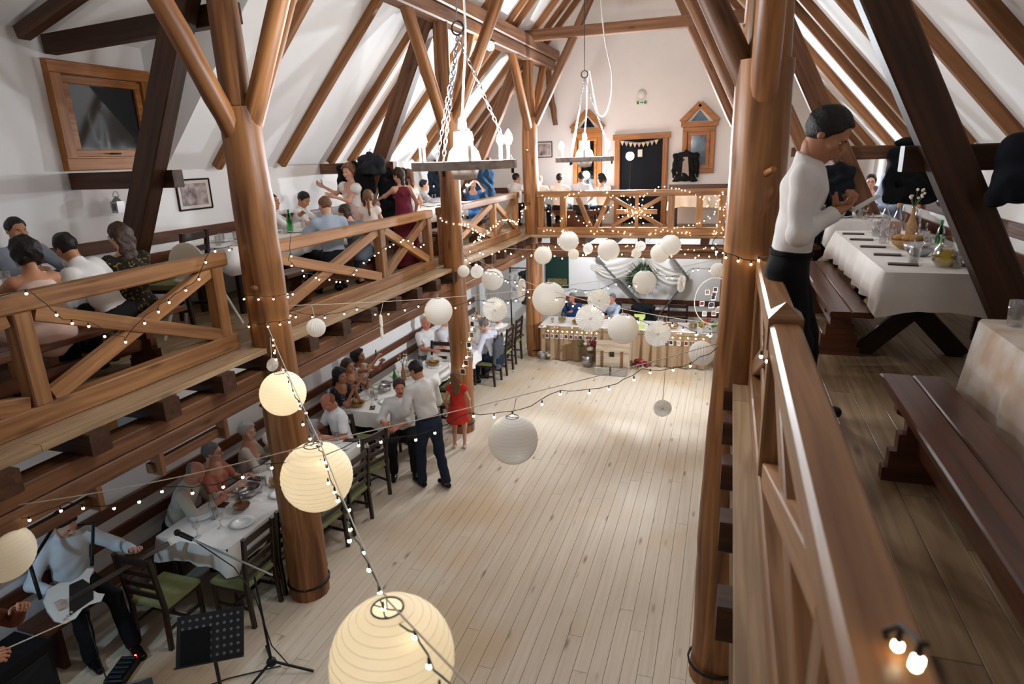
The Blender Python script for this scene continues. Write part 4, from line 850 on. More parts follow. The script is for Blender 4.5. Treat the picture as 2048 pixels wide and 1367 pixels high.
person('man in a white shirt seated at the back gallery, hair cropped, seen from behind', 1120, 361, D_, ('y', 13.72), 0, 1.76, .42, 4, 0, (-15, 5), 'tan', 'dark', 'crop', top='f0eeea', bottom='16161a', hands=tb, vs=.017)
person('broad man in a pale blue shirt under the glaring strobe, seen from behind', 1163, 357, D_, ('y', 13.72), 0, 1.8, .42, 4, 0, (0, 5), 'tan', 'dark', 'crop', top='dfe4ee', bottom='2a2c34', hands=tb, fat=1.2, vs=.017)
person('dark-haired woman in a white top turning on the back gallery bench', 1203, 361, D_, ('y', 13.72), 40, 1.68, .42, 2, 0, (30, 5), 'fair', 'dark', 'bob', True, 1.0, 'f0eeea', 'short', '2a2c34', neck='round', hands=[(-.2, .3, .6), (.1, .35, .8)], vs=.017)
# bench gallery
man = person('man in white shirt and black tie standing at the railing looking at his phone', 1655, 255, D_, ('y', 3.95), -98, 1.82, None, 6, 0, (-4, 36), 'tan', 'dark', 'short', top='efe9e6', bottom='0f0f12', tie='0b0b0d', belt='0a0a0b', hands=[(-.03, .235, 1.27), (.06, .215, 1.25)], curl=(.9, .9), palm=[(.3, .1, .9), (-.3, .1, .9)], vs=.011, fine=.0075, head_s=1.07, legs=[.16, .10])
person('woman with glasses and dark hair at the far gallery table', 1740, 374, D_, ('x', 1.95), 160, 1.66, .42, 2, 0, (10, 0), 'fair', 'dark', 'bun', True, 1.0, '2c2426', 'short', '201c20', neck='low', hands=tb, glasses=True, vs=.017)
person('man in a light blue shirt holding his forehead at the far gallery table', 1782, 378, D_, ('x', 2.02), 150, 1.78, .42, 10, 0, (0, 30), 'tan', 'grey', 'short', top='b7c8e2', bottom='202026', hands=[(.1, .4, .8), (-.02, .17, 1.28)], palm=[None, (0, -1, 0)], vs=.015)
# ---------------------------------------------------------------- strobes on stands
def strobe(p, aim, label, DZ=DZ, pw=1.0, ang=150, bl=.4):
    p = Vector([float(x) for x in p]); t = empty('strobe_light', (p.x, p.y, DZ)); tag(t, label, 'strobe light')
    d = (Vector(aim) - p).normalized(); Mx = frame(p, p + d)[0]
    MB().cyl((-.30, 0, 0), (-.10, 0, 0), .05, .055, 14).build('lamp_body', M_black, t, Mx); MB().lathe([(.05, -.10), (.09, 0)], Mx=Matrix.Rotation(R(90), 4, 'Y'), n=18).build('reflector', M_metal, t, Mx)
    MB().ball((-.03, 0, 0), .045, 14, 8).build('flash_tube', M_flash, t, Mx)
    MB().cyl((p.x, p.y, DZ + .5), p - d * .2 - Vector((0, 0, .05)), .013, .011).build('stand_pole', M_black, t)
    for k in range(3):
        a = k * 2.1; MB().cyl((p.x, p.y, DZ + .55), (p.x + .3 * math.cos(a), p.y + .22 * math.sin(a), DZ + .012), .01).build('stand_leg', M_black, t)
    l = bpy.data.lights.new('strobe', 'SPOT'); l.energy = P_STROBE * pw; l.color = (.84, .92, 1); l.shadow_soft_size = .09; l.spot_size = R(ang); l.spot_blend = bl
    o = bpy.data.objects.new('strobe', l); place(o, t, Matrix.Translation(p + d * .08) @ (-d).to_track_quat('Z', 'Y').to_matrix().to_4x4())
strobe(aty(1260, 312, 14.62), (-2.2, 6, 3.2), 'glaring strobe on a stand in front of the dark door', DZ, 1.2)
strobe(aty(1172, 350, 14.95), (-2.5, 6, 3.6), 'glaring strobe on a stand behind the broad man in pale blue', DZ, .7)
strobe((1.95, 9.6, 2.05), (-4.2, 12.6, 1.35), 'added unseen strobe on a low stand under the bench gallery', 0, 1.35, 92, 1.0)  # unseen strobe added to light the lower level from the bench side
p = Vector([float(x) for x in aty(934, 374, 12.2)]); t = empty('phone', p); tag(t, 'phone with its flash lit, held up by the guest in blue', 'phone')
MB().box(p, (.075, .009, .15), -20).build('phone_case', M_black, t); MB().ball(p + Vector((0, -.012, .04)), .022, 10, 6).build('flash', M_flash, t)
l = bpy.data.lights.new('phone_flash', 'POINT'); l.energy = 12; l.color = (.85, .93, 1); l.shadow_soft_size = .02; place(bpy.data.objects.new('phone_flash', l), t, Matrix.Translation(p + Vector((.02, -.06, .04))))
l = bpy.data.lights.new('globe_light', 'POINT'); l.energy = P_PENDANT; l.color = (1, .9, .75); l.shadow_soft_size = .07; place(bpy.data.objects.new('globe_light', l), [o for o in COL.objects if o.name == 'pendant_lamp'][0], Matrix.Translation(Vector(atx(980, 92, XL + .2)) + Vector((.05, -.02, -.14))))
for x, y, pw, lb in ((-2.9, 14.4, 34, 'under the back gallery above the man in dark blue'), (-1.0, 14.4, 34, 'under the back gallery near the photo hoop'), (-5.2, 5.9, 9, 'under the gallery above the nearest lower table'), (-5.2, 8.8, 16, 'under the gallery above the middle lower table'), (-5.2, 11.8, 16, 'under the gallery above the far lower table')):  # hidden fill lamps, added only to brighten the lower walls and tables
    t = empty('fill_lamp', (x, y, 2.5)); tag(t, 'small added fill lamp ' + lb, 'lamp', 'added fill lamps under the galleries'); MB().lathe([(0, 2.645), (.1, 2.645), (.1, 2.6), (0, 2.6)], (x, y, 0), 16).build('lamp_base', M_white, t); MB().ball((x, y, 2.585), .085, 12, 6, (1, 1, .5)).build('lamp_glass', emit('fill_glow_%d' % int(pw * 10 + y), (.92, .96, 1), 6), t)
    l = bpy.data.lights.new('fill_light', 'POINT'); l.energy = pw; l.color = (.9, .95, 1); l.shadow_soft_size = .08; place(bpy.data.objects.new('fill_light', l), t, Matrix.Translation((x, y, 2.45)))
# ---------------------------------------------------------------- things on the walls and beams
def picture(label, M, wd, ht, mat, fr='2a1e18'):
    t = empty('framed_picture'); t.matrix_basis = M; tag(t, label, 'picture'); mb = MB()
    for a, b in (((-wd / 2, 0, -ht / 2), (wd / 2, 0, -ht / 2)), ((-wd / 2, 0, ht / 2), (wd / 2, 0, ht / 2)), ((-wd / 2, 0, -ht / 2), (-wd / 2, 0, ht / 2)), ((wd / 2, 0, -ht / 2), (wd / 2, 0, ht / 2))): mb.beam(a, b, .02, .02, .003, (0, 1, 0))
    mb.build('frame', fab(fr), t, M); MB().box((0, -.004, 0), (wd, .006, ht), 0, 0).build('mat_board', fab('d8cfc6'), t, M); MB().box((0, .001, 0), (wd * .78, .006, ht * .74), 0, 0).build('print', mat, t, M)
M_print = plain('old_photo', 'b7a8a4', .6, .5, 9, 0, 0, .3, '5e4f50')
MXL = Matrix.Rotation(R(-90), 4, 'Z'); MXR = Matrix.Rotation(R(90), 4, 'Z'); MXB = Matrix.Rotation(R(180), 4, 'Z')
picture('framed old photograph on the dormer wall above the high chair', Matrix.Translation((WL + .012, 6.38, 3.98)) @ MXL, .52, .35, M_print)
picture('framed old photograph on the gable wall beside the far pillar', Matrix.Translation((-4.2, WB - .012, 4.42)) @ MXB, .38, .34, M_print)
picture('framed picture on the low wall under the plaid coat', Matrix.Translation((WR - .012, 6.85, 3.9)) @ MXR, .34, .2, M_print)
mb = MB().lathe([(.0, 0), (.1, .0), (.1, .02), (.06, .03), (.05, .05), (.0, .05)], Mx=Matrix.Translation((-1.95, WB, 5.52)) @ Matrix.Rotation(R(90), 4, 'X'), n=20); tag(mb.build('wall_speaker', M_white), 'small round white speaker high on the gable wall', 'speaker')
t = MB().box((-1.95, WB - .02, 5.34), (.24, .03, .09)); t = t.build('exit_sign', M_white); tag(t, 'small white and green emergency exit sign under the round speaker', 'sign')
g_ = fab('2f8f4f'); mb = MB().box((-2.03, WB - .037, 5.34), (.05, .004, .06), 0, 0).box((-1.87, WB - .037, 5.34), (.05, .004, .06), 0, 0); mb.prism([(-.03, .012), (.02, .012), (.02, .028), (.045, 0), (.02, -.028), (.02, -.012), (-.03, -.012)], lambda p: (-1.95 + p[0], WB - .036, 5.34 + p[1]), lambda p: (-1.95 + p[0], WB - .039, 5.34 + p[1])); mb.build('pictogram', g_, t)
def coat(label, top, wd, ht, dp, c, rz=0, name='coat', seed=0, openf=None, tilt=0):
    """a garment hanging from a point: shoulders, two sleeves, body with folds"""
    g = SDF(); w_ = wd / 2; x = V3(1, 0, 0)
    g.cone((0, 0, -.02), (0, 0, -.06), .035, .05).cone((0, 0, -.07), (-w_ * .75, 0, -.12), dp * .36, dp * .34).cone((0, 0, -.07), (w_ * .75, 0, -.12), dp * .36, dp * .34)
    Q = np.eye(3); g.cone((0, 0, -.13), (0, 0, -ht), w_ * .8, w_ * .95, Q, (1, dp / wd * 1.2, .25), [(V3(0, 0, -ht), V3(0, 0, -1))])
    for s in (-1, 1): g.cone((s * w_ * .82, 0, -.12), (s * w_ * 1.0, .02, -ht * .86), dp * .36, dp * .26)
    Vt, Qd = g.mesh(.015, .03, .013, 24.); me = joinmesh(name, [(Vt, Qd, fab(c))]); Mx = TR(top, rz) @ Matrix.Rotation(R(tilt), 4, 'Y')
    o = place(bpy.data.objects.new(name, me), None, Mx); tag(o, label, 'coat'); MB().tube([(0, 0, -.05), (0, 0, .03), (.02, 0, .05), (.03, 0, .03)], .004).build('hanger_hook', M_iron, o, Mx)
    if openf: MB().prism([(-.05, -.14), (.05, -.14), (.085, -ht * .82), (-.07, -ht * .82)], lambda p: (p[0], -dp * .62, p[1]), lambda p: (p[0], -dp * .55, p[1])).build('lining', fab(openf), o, Mx)
    return o
coat('open black leather jacket hanging beside the gable window', (-.95, WB - .13, 4.3), .52, .66, .14, '101216', 0, 'jacket', 1, 'a79a92')
coat('black coat hanging from the strut behind the woman with the raised hands', (-5.42, 8.8, 4.30), .5, .5, .2, '14161b', 10, 'coat', 2)
coat('dark grey coat bundled on the strut above the woman with the raised hands', (-5.05, 8.66, 4.42), .44, .30, .2, '2b2d33', -20, 'coat', 3)
coat('long black coat hanging low on the middle strut beside the burgundy dress', (-4.95, 9.1, 4.22), .42, 1.05, .2, '101217', 60, 'coat', 4)
coat('dark navy coat hanging beyond the mid pillar', (-5.75, 12.6, 4.25), .42, .85, .18, '1d2430', 20, 'coat', 5)
coat('blue denim coat hanging behind the phone flash', (-5.0, 13.1, 4.22), .45, .95, .2, '2d4a66', 30, 'coat', 6)
coat('black coat hanging on the strut beside the white lantern', (2.05, 8.9, 4.28), .5, .68, .26, '0d0e12', 10, 'coat', 7)
coat('long dark coat on the sloping strut behind the man with the phone', (1.22, 8.75, 4.1), .34, 1.05, .2, '12161f', 20, 'coat', 8)
coat('dark plaid coat slung over the beam near the framed picture', (1.75, 4.62, 4.36), .6, .42, .24, '1b1f28', 30, 'coat', 9)
mb = SDF().ell(V3(0, 0, 0), (.16, .1, .06)).ell(V3(.09, .02, .02), (.1, .08, .06)).mesh(.014, .03, .006); o = place(bpy.data.objects.new('black_scarf', joinmesh('black_scarf', [(*mb, fab('0d0e12'))])), None, TR((1.98, 8.93, 4.31))); tag(o, 'black scarf bundled on top of the short tie', 'scarf')
def lantern_box(label, p, s, m):
    p = Vector(p); t = empty('candle_lantern', p); tag(t, label, 'lantern'); mb = MB().box((p.x, p.y, p.z - .08 * s), (.09 * s, .09 * s, .12 * s)); mb.build('housing', m, t); MB().lathe([(.065 * s, -.02 * s), (.03 * s, .015 * s), (.02 * s, .03 * s)], p, 4, False).build('roof', m, t)
    MB().tube([p + Vector((.04 * s * math.cos(a), 0, .02 * s + .06 * s * math.sin(a))) for a in np.linspace(0, math.pi, 9)], .004).build('handle', m, t); MB().box((p.x, p.y - .046 * s, p.z - .08 * s), (.05 * s, .004, .07 * s), 0, 0).build('window', M_pane2, t)
lantern_box('small tin lantern hanging on the dormer wall under the short tie', atx(233, 398, -6.05), 1.0, M_metal)
lantern_box('white tin lantern hanging in front of the black coat', (1.86, 8.95, 4.06), 1.2, M_white)
lantern_box('white tin lantern hanging behind the man with the phone', (1.10, 9.09, 4.02), 1.3, M_white)
# ---------------------------------------------------------------- head-table surroundings
M_trunk = wood('trunk_wood', '9a8670', 'b9a58d', .6, 2, 18, .3, False, .05); p = Vector((-2.06, 12.52, 0)); t = empty('wooden_chest', p); tag(t, 'pale wooden treasure chest with domed lid and iron straps before the head table', 'chest')
MB().box(p + Vector((0, 0, .25)), (.66, .42, .34)).build('body', M_trunk, t)
n = 12; pr = [(-.21, 0)] + [(-.21 * math.cos(math.pi * k / n), .19 * math.sin(math.pi * k / n)) for k in range(n + 1)] + [(.21, 0)]
MB().prism(pr[1:-1], lambda q: (p.x - .335, p.y + q[0], .43 + q[1]), lambda q: (p.x + .335, p.y + q[0], .43 + q[1])).build('lid', M_trunk, t)
for x in (-.2, .2): MB().box(p + Vector((x, -.215, .27)), (.05, .012, .38)).build('strap', M_beam, t)
MB().box(p + Vector((0, -.22, .4)), (.09, .02, .1)).build('lock', M_iron, t); MB().box(p + Vector((0, -.2, .05)), (.7, .1, .1)).build('plinth', M_trunk, t)
for x in (-.17, .17): o = MB().box(p + Vector((x, -.34, .09)), (.3, .16, .16), 2).build('gift_box', M_metal); tag(o, 'silver gift box before the wooden chest, on the side of the ' + ('flower bucket' if x < 0 else 'red floor bouquet'), 'box', 'silver gift boxes')
def blooms(label, c, r, cols, n, seed, nm='bouquet', leaf='3a5a33', pot=None, flat=1):
    rn = random.Random(seed); c = Vector(c); t = empty(nm, c); tag(t, label, 'flowers')
    for k in range(n):
        d_ = Vector((rn.gauss(0, 1), rn.gauss(0, 1), abs(rn.gauss(0, 1)))).normalized() * r * rn.uniform(.5, 1); d_.z *= flat; q = c + d_; s_ = rn.uniform(.025, .045) * r / .12; mb = MB()
        for j in range(7): a = j * .9; mb.ball(q + Vector((math.cos(a), math.sin(a), .25)) * s_ * .5, s_ * .6, 6, 4)
        mb.build('bloom', fab(cols[k % len(cols)]), t)
    mb = MB()
    for k in range(n * 2):
        d_ = Vector((rn.gauss(0, 1), rn.gauss(0, 1), rn.uniform(-.1, .8))).normalized(); q = c + d_ * r * .5; e = c + d_ * r * rn.uniform(1, 1.35); s_ = d_.orthogonal().normalized() * r * .13; mb.add([q, (q + e) / 2 + s_, e, (q + e) / 2 - s_], [(0, 1, 2, 3)])
    mb.build('leaves', fab(leaf), t)
    if pot: MB().lathe([(0, 0), (pot * .7, 0), (pot, pot * 1.9), (pot * .92, pot * 1.9), (pot * .65, .02), (0, .02)], (c.x, c.y, 0), 16).build('bucket', M_metal, t)
blooms('red and cream bouquet in a metal bucket beside the wooden chest', (-2.62, 12.62, .42), .2, ['7a1f2a', 'c9a79a', 'e6d9c8', '8a2f3a'], 12, 1, 'flower_bucket', '3a5a33', .13)
blooms('dark red bouquet lying on the floor beside the wooden chest', (-1.52, 12.5, .13), .15, ['7a2430', 'a04a4a', '5f1a24'], 16, 2, 'bouquet', '4a2a22')
blooms('silvery grey dried bouquet at the foot of the far pillar', (-3.6, 12.72, .1), .15, ['9a938c', '7f7a76', 'b3aca4'], 14, 3, 'dried_bouquet', '8d8780')
blooms('green and red flower arrangement at the photo-hoop end of the head table', (-.28, 13.0, .88), .17, ['a03a3a', '6a8a3a', 'c08a3a'], 10, 4, 'flower_arrangement', '4a6a2a')
c = Vector((-1.83, WB - .1, 1.45)); t = empty('fir_wreath', c); tag(t, 'large spiky green fir wreath on the wall behind the head table', 'wreath'); rn = random.Random(9); mb = MB()
for k in range(420):
    a = rn.uniform(0, 6.283); r0 = rn.uniform(.02, .3); d_ = Vector((math.cos(a), -.25, math.sin(a))); q = c + Vector((math.cos(a) * r0, rn.uniform(-.06, .03), math.sin(a) * r0)); e = q + d_ * rn.uniform(.1, .24); s_ = Vector((-math.sin(a), 0, math.cos(a))) * .012; mb.add([q - s_, q + s_, e], [(0, 1, 2)])
mb.build('needles', fab('2f4a2c'), t)['kind'] = 'stuff'; MB().ball(c, .1, 10, 6, (1, .4, 1)).build('core', fab('26382a'), t)
for (a, b, i) in (((-2.95, 15.12, 1.95), (-1.4, 15.12, .35), 0), ((-1.18, 15.1, 1.97), (-.78, 15.1, 1.48), 1), ((-.78, 15.1, 1.48), (-1.55, 15.1, .38), 2)):
    o = beam('grey_board', (a[0], a[1] - .03, a[2]), (b[0], b[1] - .03, b[2]), .03, .16, plain('grey_board%d' % i, '5d5a57', .6), None, .004, (0, 1, 0)); tag(o, ['long grey diagonal board on the wall beside the white drape', 'short grey diagonal board above the photo hoop', 'grey diagonal board on the wall behind the empty head-table chair'][i], 'board')
def drape(label, pts, drop, seed):
    rn = random.Random(seed); n, m_ = 40, 14; vs = []
    for i in range(n):
        f = i / (n - 1); a, b = Vector(pts[0]), Vector(pts[1]); q = a.lerp(b, f); sag = pts[2] * 4 * f * (1 - f)
        for j in range(m_): g = j / (m_ - 1); vs.append((q.x, q.y - .03 - .025 * math.sin(g * 22 + f * 3), q.z - sag * (.55 + .45 * g) - drop * g * (.4 + .6 * (4 * f * (1 - f)))))
    tag(MB().add(vs, [(i * m_ + j, (i + 1) * m_ + j, (i + 1) * m_ + j + 1, i * m_ + j + 1) for i in range(n - 1) for j in range(m_ - 1)], True).build('drape', paper('voile%d' % seed, 'e9e4dc', .3)), label, 'drape')
drape('sheer white drape swagged to one side of the fir wreath, toward the green board', ((-2.95, 15.08, 1.75), (-1.85, 15.08, 2.0), .18), .3, 1); drape('sheer white drape swagged to the photo-hoop side of the fir wreath', ((-1.75, 15.08, 2.0), (-.75, 15.08, 1.6), .2), .3, 2)
t = MB().box((-3.92, WB - .02, 1.55), (.58, .03, .85)).build('chalkboard', fab('1f3a34')); tag(t, 'dark green painted board on the wall behind the round lantern', 'board'); MB().box((-3.92, WB - .037, 1.28), (.5, .004, .16), 0, 0).build('painted_meadow', plain('meadow', '8a7a4a', .7, .6, 30), t)
# photo hoop
c = Vector([float(x) for x in aty(1428, 602, 12.7)]); t = empty('photo_hoop', c); tag(t, 'large wire hoop hung with small photographs beside the far pillar', 'hoop'); MB().tube([c + Vector((.36 * math.cos(a), .1 * math.cos(a), .5 * math.sin(a) * .92)) for a in np.linspace(0, 6.2832, 41)], .009).build('hoop_ring', M_rope, t)
rn = random.Random(3)
for k in range(14):
    a, r_ = rn.uniform(0, 6.28), rn.uniform(.05, .28); q = c + Vector((r_ * math.cos(a), r_ * .28 * math.cos(a) - .015, r_ * 1.3 * math.sin(a))); w_ = MB().box(q, (.085, .004, .1), 16, 0).build('photograph', M_white, t); MB().box(q + Vector((0, -.004, .006)), (.068, .003, .072), 16, 0).build('print', pm[k % 5], w_)
MB().tube([c + Vector((0, 0, .46)), (c.x, c.y + .2, 2.5)], .004).build('hanging_cord', M_rope, t)
# coat rack behind the far lower table
p = Vector((-4.95, 14.6, 0)); t = empty('coat_rack', p); tag(t, 'black coat rack by the far pillar', 'coat rack'); MB().cyl(p, p + Vector((0, 0, 1.75)), .018).cyl(p + Vector((-.35, 0, 1.7)), p + Vector((.5, 0, 1.7)), .014).build('frame', M_black, t)
for k in range(3): a = k * 2.1; MB().cyl(p + Vector((0, 0, .25)), p + Vector((.3 * math.cos(a), .3 * math.sin(a), .01)), .014).build('foot', M_black, t)
coat('pale grey jacket on the coat rack', (-4.72, 14.5, 1.7), .36, .8, .14, 'c9c4c0', 30, 'jacket', 11); coat('dark jacket on the coat rack', (-4.5, 14.55, 1.7), .36, .85, .14, '1f2a30', 30, 'jacket', 12)
coat('grey jacket draped over the chair of the man in lilac', (-4.08, 11.2, .99), .44, .62, .12, '4c5054', 90, 'jacket', 13); coat('black coat draped over a head-table chair', (-1.72, 14.5, .99), .5, .5, .14, '17191d', 180, 'coat', 14)
coat('light jacket over the chair between the nearest and middle lower tables', (-5.35, 6.72, 1.0), .4, .5, .14, 'cfc6c4', 40, 'jacket', 15)
# ---------------------------------------------------------------- the band
M_gw = plain('guitar_white', 'e6e6e2', .25, .03)
def guitar(p, d, n_, label):
    """p body centre, d neck direction, n_ front normal"""
    d = Vector(d).normalized(); n_ = Vector(n_); n_ = (n_ - d * n_.dot(d)).normalized(); s_ = n_.cross(d); Mx = Matrix(((d.x, s_.x, n_.x, p[0]), (d.y, s_.y, n_.y, p[1]), (d.z, s_.z, n_.z, p[2]), (0, 0, 0, 1)))
    t = empty('electric_guitar'); t.matrix_basis = Mx; tag(t, label, 'guitar')
    ol = [(-.21, 0), (-.2, .1), (-.14, .165), (-.05, .165), (.02, .125), (.09, .125), (.17, .16), (.21, .13), (.15, .075), (.13, .035), (.13, -.035), (.15, -.075), (.19, -.11), (.14, -.15), (.06, -.125), (0, -.125), (-.07, -.165), (-.15, -.16), (-.2, -.1)]
    MB().prism(ol, lambda q: (*q, -.022), lambda q: (*q, .022)).build('body', M_gw, t, Mx); MB().prism([(-.1, -.12), (-.04, .02), (.0, .11), (.1, .1), (.13, .03), (.13, -.03), (.1, -.1), (0, -.11)], lambda q: (*q, .0225), lambda q: (*q, .026)).build('pickguard', M_black, t, Mx)
    MB().box((.47, 0, .028), (.7, .045, .022)).build('neck', M_chair, t, Mx); MB().prism([(.82, -.03), (.82, .03), (.98, .05), (1.0, .0), (.96, -.035)], lambda q: (*q, .01), lambda q: (*q, .026)).build('headstock', M_gw, t, Mx)
    MB().box((-.12, 0, .032), (.05, .08, .02)).build('bridge', M_metal, t, Mx)
    for k in range(4): MB().cyl((-.12, -.015 + .01 * k, .045), (.84, -.015 + .01 * k, .043), .0011, n=4).build('string', M_metal, t, Mx)
    for k in range(3): MB().cyl((-.08 - .03 * k, -.1 - .012 * k, .022), (-.08 - .03 * k, -.1 - .012 * k, .04), .011).build('knob', M_metal, t, Mx)
gp = Vector((-5.13, 3.22, .80)); guitar(gp, (.26, .93, .06), (.8, -.25, .5), 'white electric bass guitar with black pickguard held by the guitarist')
mb = MB().tube([gp + Vector((-.1, -.2, .1)), gp + Vector((-.25, -.12, .35)), (-5.62, 3.5, 1.22), (-5.42, 3.72, 1.16), gp + Vector((-.03, .22, .15))], .016, 6); tag(mb.build('guitar_strap', M_black), 'black guitar strap across the guitarist\'s shoulder', 'strap')
p = Vector((-3.42, 2.98, 1.0)); t = empty('music_stand', (p.x, p.y, 0)); tag(t, 'black perforated music stand in front of the guitarist', 'music stand')
Mx = Matrix.Translation(p) @ Matrix.Rotation(R(32), 4, 'Z') @ Matrix.Rotation(R(48), 4, 'X'); mb = MB(); W_, H_ = .46, .34; nx_, ny_ = 9, 6
MB().box((0, 0, 0), (W_, H_, .004), 0, 0).build('desk', M_black, t, Mx)
for i in range(nx_):
    for j in range(ny_):
        if not (i < 4 and j < 4): mb.cyl((-.19 + .0475 * i, -.13 + .052 * j, .0021), (-.19 + .0475 * i, -.13 + .052 * j, .003), .011, n=10)
mb.build('perforation', fab('6a7076', .6), t, Mx)['kind'] = 'stuff'; MB().box((-.1, -.05, .006), (.2, .24, .006), 0, 0).build('sheet_folder', fab('0a0a0c'), t, Mx); MB().box((0, -.175, .025), (W_, .01, .05), 0, 0).build('ledge', M_black, t, Mx)
MB().cyl((p.x, p.y, .3), p + Vector((0, 0, -.02)), .014).build('pole', M_black, t)
for k in range(3): a = k * 2.1; MB().cyl((p.x, p.y, .3), (p.x + .3 * math.cos(a), p.y + .3 * math.sin(a), .012), .011).build('foot', M_black, t)
b = Vector((-3.57, 3.67, 0)); t = empty('microphone_stand', b); tag(t, 'tall black microphone stand with a boom reaching over the nearest lower table', 'microphone stand'); tp = Vector([float(x) for x in aty(509, 1153, 3.72)]); MB().cyl(b + Vector((0, 0, .12)), tp, .012, .009).build('pole', M_black, t)
MB().ball(b + Vector((0, 0, .12)), .045, 10, 6).build('hub', M_black, t)
for k in range(3): a = .3 + k * 2.1; MB().cyl(b + Vector((0, 0, .13)), b + Vector((.36 * math.cos(a), .36 * math.sin(a), .015)), .012).build('leg', M_black, t)
b0, b1 = Vector([float(x) for x in aty(545, 1150, 3.8)]), Vector([float(x) for x in aty(385, 1078, 3.72)]); MB().cyl(b0, b1, .009).build('boom', M_metal, t); m_ = MB().cyl(b1, b1 + (b1 - b0).normalized() * .12, .02, .024).ball(b1 + (b1 - b0).normalized() * .15, .03, 10, 6).build('microphone', M_black, t)
MB().tube([b1, (b1 + b0) / 2 - Vector((0, 0, .1)), tp - Vector((.03, 0, .2)), b + Vector((.03, 0, .3)), b + Vector((.1, .1, .01))], .005).build('cable', M_black, t)
p = Vector((-4.47, 2.86, 0)); t = empty('floor_monitor', p); tag(t, 'blue-topped floor speaker box at the guitarist\'s feet', 'speaker'); Mx = TR(p, 35)
MB().prism([(-.25, 0), (.25, 0), (.25, .16), (-.05, .38), (-.25, .38)], lambda q: (-.24, q[0], q[1]), lambda q: (.24, q[0], q[1])).build('cabinet', fab('2a4a66', .5), t, Mx); MB().prism([(.25, .165), (-.05, .385), (-.05, .38), (.25, .16)], lambda q: (.12, q[0], q[1]), lambda q: (.23, q[0], q[1])).build('control_strip', fab('a9a6a0'), t, Mx)
p = Vector((-4.86, 3.28, 0)); t = empty('effects_pedal', p); tag(t, 'black foot pedal with a row of switches and a red lamp by the guitarist', 'pedal'); Mx = TR(p, 20); MB().box((0, 0, .035), (.16, .3, .07), 0, .01).build('case', M_black, t, Mx)
for k in range(5): MB().box((0, -.11 + .055 * k, .078), (.12, .03, .016)).build('switch', fab('2c3236', .4), t, Mx)
MB().ball((.05, .13, .08), .01, 8, 5).build('lamp', emit('red_led', (1, .05, .03), 20), t, Mx)
mb = MB().tube([(-5.1, 3.25, .6), (-5.0, 3.2, .25), (-4.8, 3.1, .012), (-4.5, 3.25, .012), (-4.2, 3.2, .012), (-3.9, 3.5, .012), (-3.55, 3.75, .012)], .006); tag(mb.build('audio_cable', M_black), 'black audio cable running over the floor from guitar to microphone stand', 'cable')
p = Vector((-5.45, 2.78, 0)); t = empty('guitar_amplifier', p); tag(t, 'dark amplifier box beside the guitarist', 'amplifier'); MB().box(p + Vector((0, 0, .25)), (.4, .45, .5)).build('cabinet', M_black, t); MB().box(p + Vector((.203, 0, .22)), (.008, .38, .36), 0, 0).build('grille', fab('2c2c2e'), t)
hq = Vector(list(fiddler['_hand'])); o = MB().cyl(hq + Vector((-.05, -.1, .05)), hq + Vector((.12, .5, -.02)), .005, .004, 6).build('violin_bow', M_rope); tag(o, 'pale bow stick held up by the musician in rust-brown', 'bow')
# stage lamp, out of the picture, that tints the band corner
t = empty('stage_lamp', (-5.2, 1.1, 2.3)); tag(t, 'small cool stage lamp clamped under the gallery', 'lamp'); MB().cyl((-5.2, 1.1, 2.42), (-5.2, 1.25, 2.3), .06, .07).build('housing', M_black, t); MB().ball((-5.2, 1.26, 2.29), .05, 10, 6).build('lens', emit('stage_glow', (.45, .7, 1), 20), t)
l = bpy.data.lights.new('stage_light', 'SPOT'); l.energy = P_STAGE; l.color = (.5, .75, 1); l.spot_size = R(95); l.spot_blend = .8; l.shadow_soft_size = .06; place(bpy.data.objects.new('stage_light', l), t, Matrix.Translation((-5.1, 1.36, 2.2)) @ Vector((-.15, -.75, .45)).to_track_quat('Z', 'Y').to_matrix().to_4x4())
# ---------------------------------------------------------------- things on the tables
_proto = {}
def item(kind, x, y, z, label, cat, group=None, rz=0, s=1):
    if kind not in _proto:
        _proto[kind] = o = ITEMS[kind](); o.matrix_basis = TR((x, y, z), rz, s)
    else: o = copy_tree(_proto[kind], TR((x, y, z), rz, s))
    if 'group' in o: del o['group']
    return tag(o, label, cat, group)
def lathe_obj(name, prof, mat, n=12): return MB().lathe(prof, n=n).build(name, mat)
def wine():
    o = MB().lathe([(.0, .09), (.02, .092), (.036, .12), (.038, .15), (.032, .19)], n=12).build('wine_glass', M_glass); MB().lathe([(.034, 0), (.034, .004), (.005, .012), (.004, .09)], n=10).build('stem', M_glass, o); return o
def bottle(nm, m, cap=None, fill=None):
    o = MB().lathe([(.0, .003), (.038, .003), (.038, .16), (.03, .2), (.014, .24), (.013, .285), (.015, .29)], n=12).build(nm, m)
    if cap: MB().lathe([(.0, .31), (.016, .31), (.016, .275)], n=10).build('cork', cap, o)
    if fill: MB().lathe([(.0, .006), (.034, .006), (.034, .12), (.0, .12)], n=12).build('drink', fill, o)
    return o
def plate():
    o = MB().lathe([(.0, .004), (.075, .004), (.085, .012), (.125, .02), (.125, .024), (.08, .018), (.07, .012), (.0, .01)], n=24).build('plate', M_china); return o
def bowl(nm, m, r=.11, h=.09): return MB().lathe([(.0, .003), (r * .5, .003), (r * .85, h * .5), (r, h), (r * .96, h), (r * .8, h * .5), (r * .45, .012), (.0, .012)], n=20).build(nm, m)
def bread():
    o = bowl('bread_basket', plain('wicker', 'b08a58', .8, .4, 60, .5), .12, .07); rn = random.Random(2)
    for k in range(6): MB().ball((rn.uniform(-.06, .06), rn.uniform(-.05, .05), .065 + rn.uniform(0, .02)), .04, 8, 5, (1.2, .8, .6)).build('bread_roll', fab('b98a55'), o)
    return o
